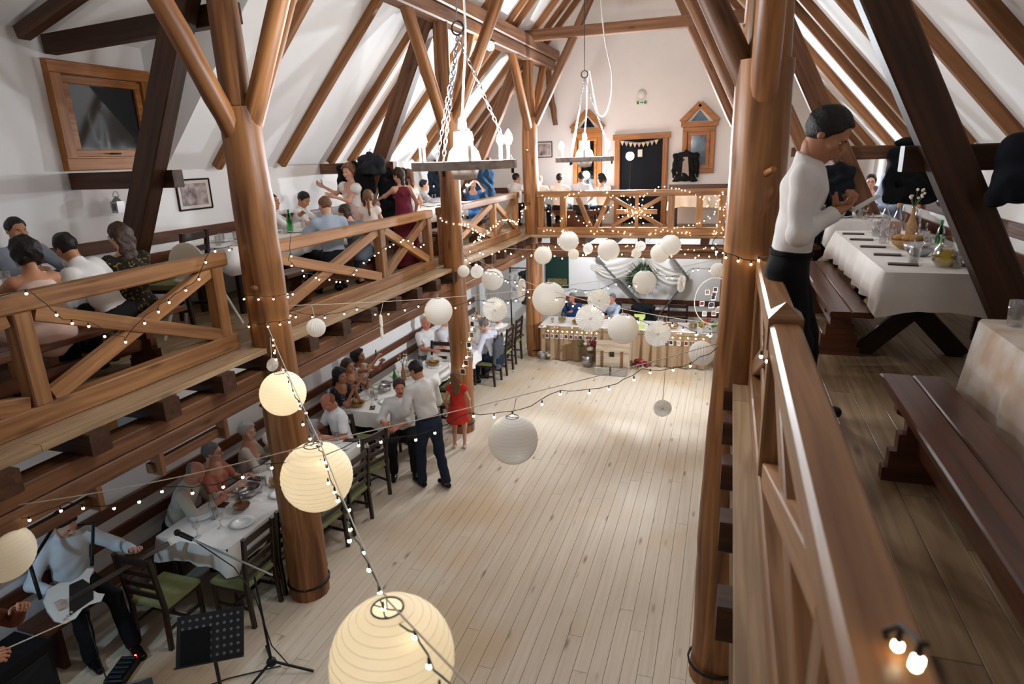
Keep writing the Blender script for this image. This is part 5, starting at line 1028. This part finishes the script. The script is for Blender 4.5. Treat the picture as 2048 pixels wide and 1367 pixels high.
def napkin():
    o = MB().box((0, 0, .004), (.10, .19, .006), 0, .002).build('napkin', fab('4a2f2a'))
    for k, x in enumerate((-.02, .02)): MB().box((x, 0, .010), (.012, .18, .004), 0, .001).lathe([(.0, 0), (.014, .002), (.0, .004)], (x, .09, .008), 8).build('cutlery', M_metal, o)
    return o
def phone_(): o = MB().box((0, 0, .006), (.075, .15, .009), 0, .003).build('phone', M_black); MB().box((0, 0, .0112), (.066, .135, .001), 0, 0).build('screen', M_pane, o); return o
def carafe():
    o = MB().lathe([(.0, .003), (.05, .003), (.085, .05), (.085, .10), (.05, .16), (.045, .2), (.055, .22)], n=16).build('carafe', M_glass); MB().lathe([(.0, .008), (.05, .008), (.08, .05), (.08, .10), (.06, .135), (.0, .135)], n=16).build('lemonade', M_yglass, o); MB().tube([(.05, 0, .19), (.11, 0, .17), (.11, 0, .1), (.083, 0, .07)], .006).build('handle', M_glass, o); return o
def vase():
    o = MB().lathe([(.0, .003), (.04, .003), (.042, .15), (.018, .22), (.016, .29)], n=12).build('twine_bottle', plain('twine', 'b88f66', .9, .3, 60, .4)); rn = random.Random(4); mb = MB(); m2 = MB()
    for k in range(14):
        e = (rn.uniform(-.07, .07), rn.uniform(-.07, .07), rn.uniform(.36, .46)); m2.tube([(0, 0, .28), e], .0018, 4); mb.ball(e, .012, 6, 4)
    m2.build('stems', fab('6a7a4a'), o); mb.build('dried_flowers', fab('e2d3c4'), o); return o
def sunglasses():
    o = MB().ball((-.033, 0, .025), .03, 10, 6, (1, .25, .85)).ball((.033, 0, .025), .03, 10, 6, (1, .25, .85)).build('sunglasses', plain('dark_lens', '08080a', .1, .1)); MB().tube([(-.06, 0, .03), (-.062, .12, .02)], .003).tube([(.06, 0, .03), (.062, .12, .02)], .003).tube([(-.01, 0, .03), (.01, 0, .03)], .003).build('temples', M_black, o); return o
ITEMS = dict(glass=lambda: lathe_obj('drinking_glass', [(.0, .004), (.03, .004), (.034, .11), (.032, .11), (.028, .012), (.0, .012)], M_glass), wine=wine, bottle=lambda: bottle('glass_bottle', M_glass), green=lambda: bottle('green_bottle', M_gglass), oil=lambda: bottle('corked_bottle', M_glass, fab('b9935f'), M_yglass), amber=lambda: bottle('amber_bottle', glassy('amber_glass', (.8, .45, .12), .8)),
    plate=plate, steel=lambda: bowl('steel_bowl', M_metal), bread=bread, napkin=napkin, phone=phone_, carafe=carafe, vase=vase, shades=sunglasses, dish=lambda: bowl('serving_dish', plain('brown_dish', '8a5a3a', .5, .3), .09, .05))
def spread(nm, x0, x1, y0, y1, z, plates, glasses, seed, nap=True):
    rn = random.Random(seed); ys = np.linspace(y0 + .42, y1 - .3, plates)
    for k, y in enumerate(ys):
        for s, x in ((0, x0 + .17), (1, x1 - .17)):
            if nap is None: continue
            item('plate', x, y, z, 'white dinner plate on the ' + nm, 'plate', 'plates on the ' + nm)
            if rn.random() < .6: item('napkin', x, y + .24, z, 'dark napkin with cutlery on the ' + nm, 'napkin', 'napkins on the ' + nm, 90 + rn.uniform(-15, 15))
    for k in range(glasses):
        y = y0 + .15 + (y1 - y0 - .3) * (k + rn.uniform(-.3, .3)) / max(1, glasses - 1); x = (x0 + x1) / 2 + rn.uniform(-.11, .11)
        kd = 'glass' if rn.random() < .6 else 'wine'; item(kd, x, min(max(y, y0 + .08), y1 - .08), z, ('tumbler' if kd == 'glass' else 'stemmed glass') + ' among the glassware on the ' + nm, 'glass', ('tumblers' if kd == 'glass' else 'stemmed glasses') + ' on the ' + nm)
n1, n2, n3 = 'nearest lower table', 'middle lower table', 'far lower table'
spread(n1, -5.26, -4.40, 4.2, 6.75, .755, 4, 14, 1); spread(n2, -5.40, -4.62, 7.62, 10.08, .755, 4, 16, 2); spread(n3, -5.30, -4.42, 10.6, 12.93, .755, 3, 14, 3)
item('bottle', -4.93, 4.62, .755, 'clear water bottle on the nearest lower table', 'bottle'); item('steel', -4.9, 5.12, .755, 'shiny steel bowl on the nearest lower table', 'bowl', None, 0, 1.2); item('dish', -4.78, 4.86, .755, 'brown dish of food on the nearest lower table', 'dish'); item('bread', -4.72, 5.42, .755, 'bread basket beside the steel bowl on the nearest lower table', 'basket')
item('bread', -5.14, 7.78, .755, 'bread basket at the near corner of the middle lower table', 'basket'); item('phone', -4.88, 7.78, .755, 'black phone lying on the near end of the middle lower table', 'phone', None, 25); item('green', -5.0, 8.72, .755, 'green bottle standing on the middle lower table', 'bottle'); item('vase', -5.0, 9.02, .755, 'twine-wrapped bottle of dried flowers on the middle lower table', 'vase'); item('steel', -5.05, 8.45, .755, 'shiny steel bowl on the middle lower table', 'bowl'); item('bread', -4.85, 9.85, .755, 'bread basket at the far end of the middle lower table', 'basket')
item('oil', -5.02, 9.2, .755, 'corked bottle behind the twine bottle on the middle lower table', 'bottle')
blooms('orange and white table bouquet on the far lower table', (-4.95, 12.4, .95), .16, ['e8e4dc', 'd98a4a', 'e9d9d0'], 12, 7, 'table_bouquet', '4a5a3a')
# bench-gallery table beside the man with the phone
zc = 3.455; ng = 'cross-legged gallery table'
for k, (x, y) in enumerate(((1.18, 7.06), (1.18, 6.62), (1.19, 6.15), (1.21, 5.7), (1.22, 5.24))): item('napkin', x, y, zc, 'dark napkin with cutlery on the ' + ng, 'napkin', 'napkins on the ' + ng, 80)
rn = random.Random(6)
for k, (x, y) in enumerate(((1.33, 7.2), (1.40, 7.15), (1.36, 7.02), (1.43, 6.95), (1.34, 6.86), (1.40, 6.75), (1.33, 6.62), (1.42, 6.55), (1.31, 6.4), (1.58, 6.3), (1.62, 6.1), (1.55, 6.0), (1.31, 6.2), (1.63, 6.4), (1.30, 5.30), (1.36, 5.45), (1.60, 5.35), (1.52, 5.14))): item('glass' if k % 3 else 'wine', x, y, zc, ('tumbler' if k % 3 else 'stemmed glass') + ' among the glassware on the ' + ng, 'glass', ('tumblers' if k % 3 else 'stemmed glasses') + ' on the ' + ng, 0, 1.1 if k > 13 else 1)
item('bottle', 1.45, 7.1, zc, 'clear bottle at the far end of the cross-legged gallery table', 'bottle'); item('oil', 1.5, 6.85, zc, 'corked bottle of herb oil on the cross-legged gallery table', 'bottle'); item('vase', 1.55, 6.55, zc, 'twine-wrapped bottle of dried flowers on the cross-legged gallery table', 'vase'); item('oil', 1.62, 6.7, zc, 'corked bottle behind the twine bottle on the cross-legged gallery table', 'bottle'); item('bread', 1.43, 6.05, zc, 'wicker bread basket on the cross-legged gallery table', 'basket', None, 0, 1.15)
item('steel', 1.42, 5.68, zc, 'steel bowl on the cross-legged gallery table', 'bowl', None, 0, 1.05); item('green', 1.62, 5.95, zc, 'small green bottle on the cross-legged gallery table', 'bottle', None, 0, .85); item('bottle', 1.70, 5.75, zc, 'tall clear bottle by the wall side of the cross-legged gallery table', 'bottle', None, 0, 1.15); item('carafe', 1.46, 5.18, zc, 'round carafe of lemonade on the cross-legged gallery table', 'carafe', None, 40); item('shades', 1.66, 5.06, zc, 'black sunglasses at the near edge of the cross-legged gallery table', 'sunglasses', None, 15, 1.3); item('plate', 1.62, 5.28, zc, 'white plate beside the sunglasses', 'plate')
mb = MB().box((1.44, 6.62, zc + .085), (.10, .012, .17), 10, .002); tag(mb.build('menu_card', fab('b9978a')), 'upright menu card between the bottles on the cross-legged gallery table', 'card')
item('glass', 1.31, 3.5, zc, 'cut-glass tumbler on the stained cloth', 'glass', None, 0, 1.1); item('carafe', 1.5, 3.42, zc, 'carafe with handle on the stained cloth', 'carafe', None, 190)
spread('table in front of the woman with glasses', 1.15, 1.85, 8.3, 10.6, zc, 3, 10, 12); spread('gallery table beside the woman in pale pink', -5.72, -5.05, 1.6, 4.15, zc, 3, 8, 13); spread('gallery table of the man in light blue', -5.72, -5.05, 5.6, 8.2, zc, 3, 16, 14); spread('gallery table near the phone flash', -5.72, -5.05, 9.6, 12.2, zc, 3, 12, 15)
item('green', -5.2, 6.35, zc, 'green bottle at the near end of the gallery table of the man in light blue', 'bottle'); item('green', -5.3, 6.95, zc, 'green bottle in the middle of the gallery table of the man in light blue', 'bottle'); item('vase', -5.4, 6.6, zc, 'twine bottle of dried grasses on the gallery table of the man in light blue', 'vase'); item('green', -5.3, 10.6, zc, 'green bottle on the gallery table near the phone flash', 'bottle')
zh = .782
for k, (x, y) in enumerate(((-3.5, 13.1), (-3.0, 13.3), (-2.2, 13.2), (-.9, 13.3), (-.5, 13.2), (-2.6, 13.4))): item('glass', x, y, zh, 'tumbler on the head table', 'glass', 'tumblers on the head table')
item('bread', -2.95, 13.1, zh, 'round bread basket on the head table before the man in dark blue', 'basket'); item('bread', -.95, 13.1, zh, 'round bread basket on the head table near the photo hoop', 'basket'); item('amber', -1.12, 13.2, zh, 'amber bottle on the head table', 'bottle'); item('carafe', -3.3, 13.15, zh, 'carafe on the head table beside the man in dark blue', 'carafe'); item('carafe', -.55, 13.05, zh, 'carafe on the head table near the photo hoop', 'carafe')
zo = [(0, .30), (.22, .30), (.22, .24), (.09, .06), (.22, .06), (.22, 0), (-.02, 0), (-.02, .06), (.12, .24), (0, .24)]
o = MB().prism(zo, lambda p: (-1.72 + p[0], 12.97, zh + p[1]), lambda p: (-1.72 + p[0], 13.01, zh + p[1])).build('standing_letter', fab('c3d07a')); tag(o, 'lime green standing letter Z on the edge of the head table', 'letter')
# bag, phones, high chair
c = V3(0, 0, 0); s_ = SDF().ell(V3(0, 0, .1), (.15, .06, .1)).cone(V3(-.1, 0, .05), V3(.1, 0, .05), .06, .06).mesh(.014, .03, .004); o = place(bpy.data.objects.new('handbag', joinmesh('handbag', [(*s_, plain('leather', '4a2c22', .5, .2))])), None, TR((-4.40, 6.66, .475), 70)); tag(o, 'brown leather handbag on a green chair seat', 'bag'); MB().tube([(-.09, 0, .16), (-.06, 0, .26), (.06, 0, .26), (.09, 0, .16)], .008).build('strap', fab('3a221a'), o, TR((-4.40, 6.66, .475), 70))
def held_phone(label, p, rz, tilt, m):
    Mx = Matrix.Translation(Vector([float(x) for x in p])) @ Matrix.Rotation(R(rz), 4, 'Z') @ Matrix.Rotation(R(tilt), 4, 'X'); o = MB().box((0, 0, 0), (.072, .009, .15), 0, .003).build('phone', m, None, Mx); tag(o, label, 'phone'); MB().box((0, -.005, 0), (.064, .001, .13), 0, 0).build('screen', M_pane, o, Mx)
hp = man['_hand']; lp = man['_lhand']; held_phone('white phone held by the man at the railing', ((hp[0] + lp[0]) / 2 + .12, (hp[1] + lp[1]) / 2 - .02, (hp[2] + lp[2]) / 2 + .035), 95, 58, M_white)
held_phone('black phone held up by the black-haired woman at the middle lower table', atd(752, 708, np.linalg.norm(np.array([-5.3, 9.0, -3.1])) * .985), -70, 0, M_black)
t = empty('high_chair', (-4.95, 4.95, DZ)); tag(t, 'white plastic high chair with splayed tubular legs and tray', 'high chair'); Mx = TR((-4.95, 4.95, DZ), 25)
for sx in (-1, 1):
    for sy in (-1, 1): MB().cyl((sx * .14, sy * .12, .5), (sx * .29, sy * .27, .0), .016, .014).build('leg', M_white, t, Mx)
sh_ = SDF().ell(V3(0, -.05, .6), (.2, .2, .13), None, [(V3(0, 0, .56), V3(0, 0, 1))]).ell(V3(0, -.17, .72), (.17, .035, .2)).cone(V3(-.17, -.15, .62), V3(-.17, .1, .62), .025, .02).cone(V3(.17, -.15, .62), V3(.17, .1, .62), .025, .02).mesh(.014, .02); place(bpy.data.objects.new('seat_shell', joinmesh('seat_shell', [(*sh_, plain('cream_plastic', 'e6dcc8', .4, .03))])), t, Mx)
MB().box((0, .15, .66), (.42, .26, .025), 0, .01).build('tray', M_white, t, Mx)
# ---------------------------------------------------------------- ropes, lanterns, string lights
def cat(a, b, sag, n=24):
    a, b = Vector([float(x) for x in a]), Vector([float(x) for x in b]); return [a.lerp(b, i / n) - Vector((0, 0, sag * 4 * (i / n) * (1 - i / n))) for i in range(n + 1)]
RT = RW.T
def proj(p): q = RT @ (np.array(p) - CAM); return CX + F * q[0] / q[2], CY + F * q[1] / q[2], q[2]
L2, L1 = atd(640, 884, 3.66), atd(772, 1196, 2.1)
ropes = [cat((-3.86, 4.56, 2.94), L2, .03, 14) + cat(L2, L1, .02, 12)[1:] + cat(L1, (.19, .5, 3.4), .02, 8)[1:], cat((-.02, 4.6, 2.97), L2, .02, 20) + cat(L2, (-4.1, 2.25, 2.37), .04, 12)[1:],
         cat((-3.78, 4.8, 3.05), (-.02, 8.86, 2.92), .12, 30), cat((-3.76, 8.9, 3.04), (-.03, 8.9, 3.04), .06, 30), cat((-3.74, 8.85, 2.96), (-.0, 4.76, 3.07), .16, 30)]
rl = ['rope from the thick log pillar down past the two largest lanterns', 'rope from the massive pillar across the hall to the dormer-side railing', 'rope from the thick log pillar slanting to the far bench-side pillar', 'rope straight across the hall between the two middle pillars', 'rope from the girl\'s pillar slanting to the massive pillar']
for k, pts in enumerate(ropes): tag(MB().tube(pts, .0032, 5).build('lantern_rope', M_rope), 'thin white ' + rl[k], 'rope')
_bulb = MB().cyl((0, 0, 0), (0, 0, -.02), .004, .005, 6).mat(1).ball((0, 0, -.027), .0085, 8, 5).mesh('bulb', [M_wire, M_bulb])
_bulb2 = MB().ball((0, 0, 0), .0095, 7, 4).mesh('bulb', [M_bulb])
def light_string(label, pts, step, seed, mesh=_bulb, jit=.02, wire=.003, droop=.03):
    rn = random.Random(seed); pts = [Vector([float(x) for x in p]) for p in pts]; acc = 0; P = [pts[0]]; bl = []
    for a, b in zip(pts, pts[1:]):
        n = max(1, int((b - a).length / .05))
        for i in range(1, n + 1):
            q = a.lerp(b, i / n); acc += (b - a).length / n; q = q + Vector((rn.uniform(-1, 1), rn.uniform(-1, 1), rn.uniform(-1, .4))) * jit * .5 - Vector((0, 0, droop * abs(math.sin(acc * 5)))); P.append(q)
            if acc >= step * (len(bl) + 1): bl.append(q)
    t = empty('string_lights', pts[0]); tag(t, label, 'string lights'); MB().tube(P, wire, 4).build('wire', M_wire, t)
    for q in bl:
        q = q + Vector((rn.uniform(-1, 1), rn.uniform(-1, 1), 0)) * jit; place(bpy.data.objects.new('bulb', mesh), t, Matrix.Translation(q))
    return t
low = lambda pts, d: [p - Vector((0, 0, d)) for p in pts]
light_string('string lights on ' + rl[0], low(ropes[0], .02), .14, 1, droop=.05); light_string('string lights on ' + rl[1], low(ropes[1], .03), .17, 2, droop=.06); light_string('string lights on ' + rl[2], low(ropes[2], .04), .15, 3, droop=.06); light_string('string lights on ' + rl[3], low(ropes[3], .03), .10, 4, _bulb2, .05, .002, .06); light_string('string lights on ' + rl[4], low(ropes[4], .03), .15, 5, droop=.05)
# fairy lights on the railings (positions on the railing planes)
yb = 13.0; xs = np.linspace(-3.75, -.05, 40)
light_string('fairy lights looped over the back gallery railing', [(x, yb, 3.56 + .1 * math.sin(x * 4.2)) for x in xs], .085, 11, _bulb2, .04, .002, .04)
light_string('fairy lights along the foot of the back gallery railing', [(x, yb - .02, 2.78 + .07 * math.sin(x * 5.3 + 1)) for x in xs], .07, 12, _bulb2, .05, .002, .05)
light_string('fairy lights swagged below the back gallery edge', [(x, 12.9, 2.62 - .16 * abs(math.sin(x * 2.1))) for x in xs], .07, 13, _bulb2, .05, .002, .03)
cs = Vector((-3.78 + 2.05, yb - .02, 3.155)); pts = []
for k in range(8):
    a = k * math.pi / 4 + .4; pts += [cs, cs + Vector((.38 * math.cos(a), 0, .27 * math.sin(a))), cs + Vector((.1 * math.cos(a + .4), 0, .08 * math.sin(a + .4)))]
light_string('fairy lights gathered on the star of the back railing', pts, .10, 14, _bulb2, .03, .002, .0)
light_string('fairy lights at the hoop end of the back railing', [(-.5, yb, 3.5), (-.3, yb, 3.2), (-.15, yb, 3.45), (-.08, yb, 3.0), (-.3, yb, 2.8), (-.06, yb, 2.7), (-.04, yb - .1, 3.3), (-.5, yb, 2.95), (-1.0, yb, 2.85)], .075, 15, _bulb2, .05, .002, .0)
light_string('fairy lights hanging inside the back railing by the men in white', [(-3.6, yb, 3.4), (-3.5, yb, 3.1), (-3.3, yb, 3.0), (-3.0, yb, 3.1), (-2.7, yb, 2.9), (-2.4, yb, 3.05), (-2.2, yb, 3.3), (-2.6, yb, 3.2)], .10, 16, _bulb2, .05, .002, .0)
rp = lambda ps, X=-4.08: [atx(a, b, X) for a, b in ps]
light_string('string lights draped through the railing in front of the woman in burgundy', rp(((582, 468), (578, 515), (610, 545), (660, 552), (690, 560), (722, 522), (765, 492), (812, 470), (832, 492), (850, 480))), .13, 21, droop=.02)
light_string('string lights draped on the railing beside the woman in pale pink', rp(((0, 592), (30, 578), (52, 572), (125, 637), (178, 642), (212, 662), (252, 672), (262, 655), (330, 600), (390, 560), (420, 495), (480, 486), (498, 520))), .16, 22, droop=.01)
light_string('string lights on the railing between the girl\'s pillar and the far pillar', rp(((925, 405), (922, 440), (940, 452), (965, 470), (950, 480), (1000, 440), (1012, 436), (1035, 445), (1058, 382), (1062, 395), (1050, 420))), .07, 23, _bulb2, .04, .002, .03)
pts = [Vector((-3.95 + .205 * math.cos(a), 4.73 + .205 * math.sin(a), 3.18 - .01 * a)) for a in np.linspace(-2.6, 2.4, 22)] + [Vector((-3.94 + .21 * math.cos(a), 4.73 + .21 * math.sin(a), 2.95)) for a in np.linspace(2.4, -2.2, 18)]
light_string('string lights wound around the thick log pillar', pts, .13, 24, droop=.005)
light_string('string lights wound around the massive pillar', [Vector((.13 + .215 * math.cos(a), 4.73 + .215 * math.sin(a), 3.52 - .05 * a)) for a in np.linspace(-3.6, -.6, 16)] + [Vector((.2, 4.5, 3.62)), Vector((.28, 4.45, 3.63)), Vector((.2, 4.42, 3.4))], .09, 25, droop=.005)
light_string('string lights wound around the pointed railing post', [(.185, 3.05, 3.47), (.18, 2.9, 3.40), (.26, 2.84, 3.44), (.34, 2.86, 3.46), (.36, 2.95, 3.36)], .1, 26, droop=0)
light_string('string lights lying across the railing nearest the camera position', rp(((1650, 1367), (1690, 1290), (1740, 1262), (1800, 1255), (1838, 1282), (1862, 1290)), .27), .055, 27, droop=0, wire=.0045, jit=.012)
light_string('fairy lights around the girl\'s pillar above the gallery floor', [Vector((-3.93 + .17 * math.cos(a), 8.95 + .17 * math.sin(a), 3.35 - .04 * a)) for a in np.linspace(-3.2, 3.0, 24)], .09, 28, _bulb2, .02, .002, .02)
def pillar_photos(label, pts, seed):
    t = empty('photo_garland', pts[0]); tag(t, label, 'garland'); MB().tube(pts, .004, 5).build('cord', M_rope, t); rn = random.Random(seed)
    for i, q in enumerate(pts):
        q = Vector([float(x) for x in q]); MB().ball(q + Vector((.02, -.03, .04)), .016, 8, 5).build('bulb', M_bulb, t); w_ = MB().box(q + Vector((0, -.015, -.06)), (.085, .004, .1), rn.uniform(-20, 20), 0).build('photograph', M_white, t); MB().box(q + Vector((0, -.02, -.055)), (.066, .003, .07), 0, 0).build('print', pm[i % 5], w_)
pillar_photos('garland of photographs and bulbs winding down the girl\'s pillar', [aty(x, y, 8.74) for x, y in ((946, 640), (943, 662), (938, 682), (940, 700), (932, 718), (926, 735), (912, 752), (902, 768))], 1)
pillar_photos('garland of photographs and bulbs hanging by the far bench-side pillar', [aty(x, y, 12.9) for x, y in ((1450, 640), (1446, 660), (1444, 682), (1446, 700), (1443, 722), (1444, 745), (1446, 765))], 2)
# lanterns
def _pl(m):
    n = 40; pr = [(.12, .485)]
    for k in range(n + 1): a = math.pi * (.08 + .84 * k / n); pr.append((math.sin(a) * .5 * (1 - .012 * (k % 2)), math.cos(a) * .5))
    t = MB().lathe(pr, n=32).mesh('shade', m); r_ = MB().tube([(.125 * math.cos(a), .125 * math.sin(a), .484) for a in np.linspace(0, 6.2832, 25)], .008, 5).tube([(-.125, 0, .484), (0, 0, .47), (.125, 0, .484)], .006, 5).mesh('top_ring', M_iron); return t, r_
PLm, PLw = _pl(M_lant), _pl(M_lantw)
def _honey():
    n = 48; vs = []; m_ = 14
    for j in range(m_ + 1):
        a = math.pi * j / m_
        for i in range(n): r = .5 * math.sin(a) * (1 if i % 2 else .88) + .002; vs.append((r * math.cos(6.2832 * i / n), r * math.sin(6.2832 * i / n), .5 * math.cos(a)))
    return MB().add(vs, [(j * n + i, (j + 1) * n + i, (j + 1) * n + (i + 1) % n, j * n + (i + 1) % n) for j in range(m_) for i in range(n)]).mesh('pleats', M_lant)
def _fan():
    n = 64; vs = [(0, .0, 0)]
    for i in range(n): a = 6.2832 * i / n; r = .5 * (1 - .07 * abs(math.cos(a * 14))); vs.append((r * .45 * math.cos(a), .03 * (1 if i % 2 else -1), r * .45 * math.sin(a))); 
    for i in range(n): a = 6.2832 * i / n; r = .5 * (1 - .07 * abs(math.cos(a * 14))); vs.append((r * math.cos(a), .045 * (1 if i % 2 else -1), r * math.sin(a)))
    return MB().add(vs, [(0, 1 + i, 1 + (i + 1) % n) for i in range(n)] + [(1 + i, 1 + n + i, 1 + n + (i + 1) % n, 1 + (i + 1) % n) for i in range(n)]).mesh('pleats', M_lant)
sp = []
for k in range(17 * 26 + 1): a = math.pi * (.085 + .83 * k / (17 * 26)); b_ = 6.2832 * k / 26; sp.append((math.sin(a) * .502 * math.cos(b_), math.sin(a) * .502 * math.sin(b_), math.cos(a) * .502))
SPR = MB().tube(sp, .0018, 4).mesh('spiral_rib', fab('e9e0cf'))
HM, FM = _honey(), _fan(); FB = MB().ball((0, 0, 0), .055, 12, 6, (1, .9, 1)).mesh('centre_button', M_lant)
def hang(px, py, r, rope, kind, label, rz=0):
    pts = ropes[rope]; q = min(pts, key=lambda p: abs(proj(p)[0] - px)); D = proj(q)[2]; c = Vector([float(x) for x in atd(px, py, D)]); dia = 2 * r * D / F; nm = {'p': 'paper_lantern', 'w': 'paper_lantern', 'h': 'honeycomb_ball', 'f': 'paper_fan'}[kind]
    t = empty(nm, c); tag(t, label, {'p': 'lantern', 'w': 'lantern', 'h': 'paper ball', 'f': 'paper fan'}[kind], {'p': 'round paper lanterns', 'w': 'round paper lanterns', 'h': 'honeycomb paper balls', 'f': 'pleated paper fans'}[kind]); Mx = TR(c, rz, dia)
    if kind in 'pw':
        a, b = PLw if kind == 'w' else PLm; place(bpy.data.objects.new('shade', a), t, Mx); place(bpy.data.objects.new('spiral_rib', SPR), t, Mx); place(bpy.data.objects.new('top_ring', b), t, Mx)
        if kind == 'w':
            MB().ball(c + Vector((0, 0, dia * .2)), .02, 8, 5).build('inner_bulb', M_bulb, t); l = bpy.data.lights.new('lantern_light', 'POINT'); l.energy = .75; l.color = (1, .93, .8); l.shadow_soft_size = .05; place(bpy.data.objects.new('lantern_light', l), t, Matrix.Translation(c))
    elif kind == 'h': place(bpy.data.objects.new('pleats', HM), t, Mx)
    else: place(bpy.data.objects.new('pleats', FM), t, Mx); place(bpy.data.objects.new('centre_button', FB), t, Mx)
    tp = c + Vector((0, 0, dia * .48)); MB().cyl(tp, (q.x * .5 + tp.x * .5, q.y * .5 + tp.y * .5, max(q.z, tp.z + .03)), .0025, n=5).build('hanging_cord', M_rope, t)
LN = [(785, 1316, 124, 0, 'w', 'largest cream paper lantern, string lights trailing over its top, hanging low over the floor'), (634, 952, 70, 0, 'w', 'large cream paper lantern where the two ropes cross'), (566, 786, 45, 0, 'w', 'cream paper lantern against the thick log pillar'), (3, 1105, 58, 1, 'w', 'cream paper lantern above the guitarist'),
 (1026, 878, 50, 1, 'p', 'white paper lantern hanging alone over the dance floor'), (877, 622, 28, 2, 'p', 'white paper lantern hiding the guest in the pale shirt'), (1098, 597, 34, 4, 'p', 'white paper lantern in front of the far pillar'), (1246, 657, 31, 4, 'p', 'white paper lantern right above the wooden chest'), (985, 558, 22, 3, 'p', 'white paper lantern beside the coat rack, above the scalloped fan'), (1289, 564, 24, 2, 'p', 'white paper lantern in front of the fir wreath'),
 (1137, 482, 20, 3, 'p', 'white paper lantern high under the back railing, above the green board'), (1086, 510, 18, 3, 'p', 'white paper lantern by the far pillar, level with the back beam'), (1217, 500, 22, 3, 'p', 'largest white paper lantern on the straight middle rope'), (1320, 506, 19, 3, 'p', 'white paper lantern overlapping a slightly larger one'), (1341, 490, 21, 3, 'p', 'white paper lantern half behind another one, toward the hoop'), (1436, 540, 15, 2, 'h', 'white honeycomb ball just above the photo hoop'), (1403, 706, 25, 4, 'h', 'large white honeycomb ball in front of the photo-hoop end of the head table'),
 (632, 655, 19, 2, 'h', 'white honeycomb ball by the gallery edge near the thick log pillar'), (927, 542, 12, 3, 'h', 'small white honeycomb ball against the girl\'s pillar'), (954, 543, 14, 3, 'f', 'small white fan next to the honeycomb ball on the girl\'s pillar'), (1325, 816, 19, 1, 'f', 'small white fan hanging lowest over the dance floor'), (990, 619, 26, 2, 'f', 'scalloped white fan in front of the man leaning on his hand'), (1180, 636, 30, 4, 'f', 'scalloped white fan between the two men at the head table'), (1198, 600, 24, 2, 'f', 'scalloped white fan half behind another fan at the head table'), (1316, 667, 28, 4, 'f', 'white fan next to the lime letter on the head table'),
 (1363, 567, 18, 2, 'f', 'white fan seen nearly edge-on beside the fir wreath'), (1176, 497, 12, 3, 'f', 'tiny white fan between two lanterns on the straight rope'), (1147, 508, 11, 3, 'h', 'tiny honeycomb ball under the highest lantern'), (1273, 506, 10, 3, 'h', 'tiny honeycomb ball near the overlapping lanterns'), (1281, 492, 11, 3, 'f', 'tiny white fan near the overlapping lanterns'), (763, 653, 25, 2, 'f', 'white fan seen edge-on below the gallery edge'), (545, 729, 14, 0, 'f', 'small white fan above the cream lantern on the log pillar'), (1043, 580, 24, 4, 'f', 'white fan seen edge-on beside the coat rack')]
RZ = {763: 105, 1363: 55, 1043: 75, 545: 60, 954: 25, 1316: 10, 1176: 30}
for (x, y, r, rp_, k, lb) in LN: hang(x, y, r, rp_, k, lb, RZ.get(x, 0) + (12 if k == 'f' else 0))
